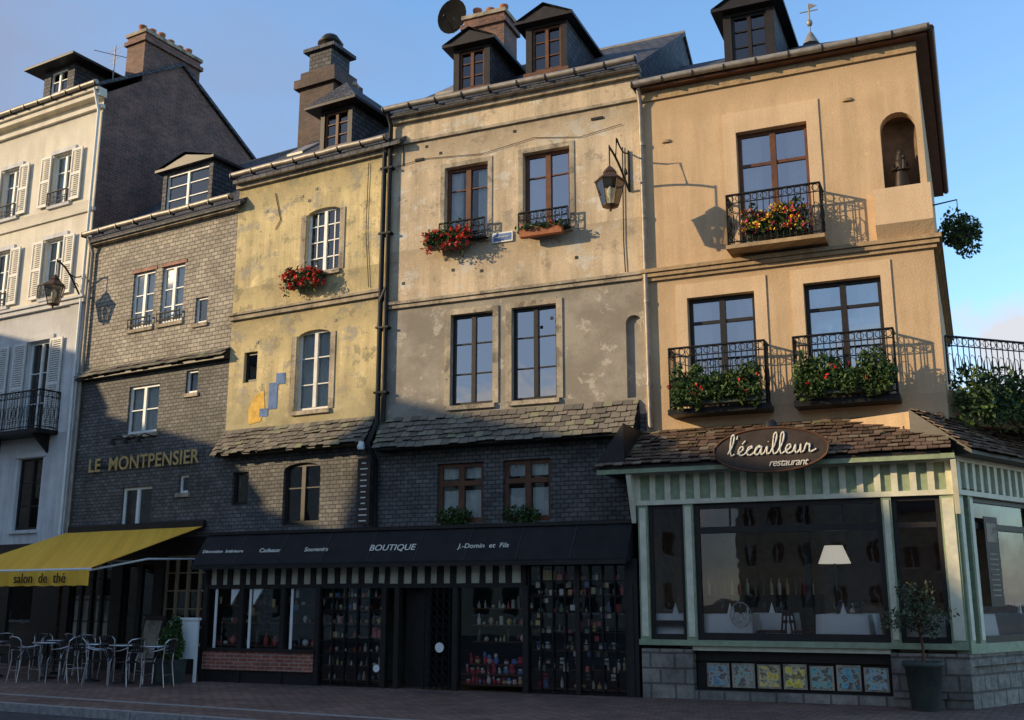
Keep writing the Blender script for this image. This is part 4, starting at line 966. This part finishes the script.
for y0,y1,h,rh in((-20,-8,9,2.5),(-8,2,10,2.5),(2,9.6,10.5,2.5),(9.62,13.0,11.8,2.7),(13.02,16.3,11.7,2.7),(16.32,19.1,9.3,2.0),(19.12,22.8,10.2,2.2),(22.82,30,11.3,2.5)):  # unseen row added on the sun side, heights shaped to shade the lower storeys
    house(-34,-26.5,y0,y1,h,rh,'+x',i); i+=1
# ================================================================ world, sun, camera
W=bpy.data.worlds.new('World'); sc.world=W; W.use_nodes=True; nt=W.node_tree; nt.nodes.clear()
L=nt.links.new
def wn(typ,**kw):
    n=nt.nodes.new(typ)
    for k,v in kw.items(): setattr(n,k,v)
    return n
o=wn('ShaderNodeOutputWorld'); bg=wn('ShaderNodeBackground'); bg.inputs[1].default_value=.15
sk=wn('ShaderNodeTexSky'); sk.sky_type='NISHITA'; sk.sun_disc=False
EL=17; AZx,AZy=-.98,-.2
sk.sun_elevation=math.radians(EL); sk.sun_rotation=math.atan2(AZx,AZy); sk.air_density=1.1; sk.dust_density=.4; sk.ozone_density=2.0
tc=wn('ShaderNodeTexCoord'); mp=wn('ShaderNodeMapping'); mp.inputs['Scale'].default_value=(1.1,1.1,2.6); mp.inputs['Location'].default_value=(.3,0,.15)
nz=wn('ShaderNodeTexNoise'); nz.inputs['Scale'].default_value=1.5; nz.inputs['Detail'].default_value=8; nz.inputs['Roughness'].default_value=.48
sp=wn('ShaderNodeSeparateXYZ'); L(tc.outputs['Generated'],sp.inputs[0])
ma=wn('ShaderNodeMath',operation='MULTIPLY_ADD'); ma.inputs[1].default_value=-.45; L(sp.outputs[0],ma.inputs[0])
cr=wn('ShaderNodeValToRGB'); cr.color_ramp.elements[0].position=.5; cr.color_ramp.elements[0].color=(0,0,0,1); cr.color_ramp.elements[1].position=.72; cr.color_ramp.elements[1].color=(.85,.85,.85,1)
mx=wn('ShaderNodeMixRGB'); mx.inputs[2].default_value=(2.1,2.5,3.6,1)
gn=wn('ShaderNodeMixRGB',blend_type='MULTIPLY'); gn.inputs[0].default_value=1; gn.inputs[2].default_value=(1.65,1.95,2.2,1)
L(tc.outputs['Generated'],mp.inputs[0]); L(mp.outputs[0],nz.inputs['Vector']); L(nz.outputs['Fac'],ma.inputs[2]); L(ma.outputs[0],cr.inputs[0]); L(cr.outputs[0],mx.inputs[0]); L(sk.outputs[0],gn.inputs[1]); L(gn.outputs[0],mx.inputs[1])
n2=wn('ShaderNodeTexNoise'); n2.inputs['Scale'].default_value=5.5; n2.inputs['Detail'].default_value=8; n2.inputs['Roughness'].default_value=.55; L(tc.outputs['Generated'],n2.inputs['Vector'])
rz=wn('ShaderNodeMapRange'); rz.inputs[1].default_value=.36; rz.inputs[2].default_value=.18; rz.inputs[3].default_value=-.25; rz.inputs[4].default_value=.1; L(sp.outputs[2],rz.inputs[0])
a2=wn('ShaderNodeMath',operation='ADD'); L(n2.outputs['Fac'],a2.inputs[0]); L(rz.outputs[0],a2.inputs[1])
c2=wn('ShaderNodeValToRGB'); c2.color_ramp.elements[0].position=.52; c2.color_ramp.elements[1].position=.64; c2.color_ramp.elements[0].color=(0,0,0,1); c2.color_ramp.elements[1].color=(.9,.9,.9,1); L(a2.outputs[0],c2.inputs[0])
m2=wn('ShaderNodeMixRGB'); m2.inputs[2].default_value=(5.2,5.0,5.0,1); L(c2.outputs[0],m2.inputs[0]); L(mx.outputs[0],m2.inputs[1])
L(m2.outputs[0],bg.inputs[0]); L(bg.outputs[0],o.inputs[0])
sl=bpy.data.lights.new('sun','SUN'); sl.energy=5; sl.angle=math.radians(.5); sl.color=(1,.77,.47)
so_=bpy.data.objects.new('sun',sl); sc.collection.objects.link(so_)
sd=Vector((AZx,AZy,0)).normalized()*math.cos(math.radians(EL))+Vector((0,0,math.sin(math.radians(EL))))
so_.rotation_euler=sd.to_track_quat('Z','Y').to_euler(); so_.location=(-20,0,30)
cd=bpy.data.cameras.new('camera'); cd.lens=37.33; cd.sensor_width=36; cd.clip_end=2000
co=bpy.data.objects.new('camera',cd); co.location=(0,0,1.6); co.rotation_euler=(math.radians(90+12.73),0,0); sc.collection.objects.link(co); sc.camera=co
sc.view_settings.view_transform='Standard'; sc.view_settings.look='None'; sc.view_settings.exposure=0
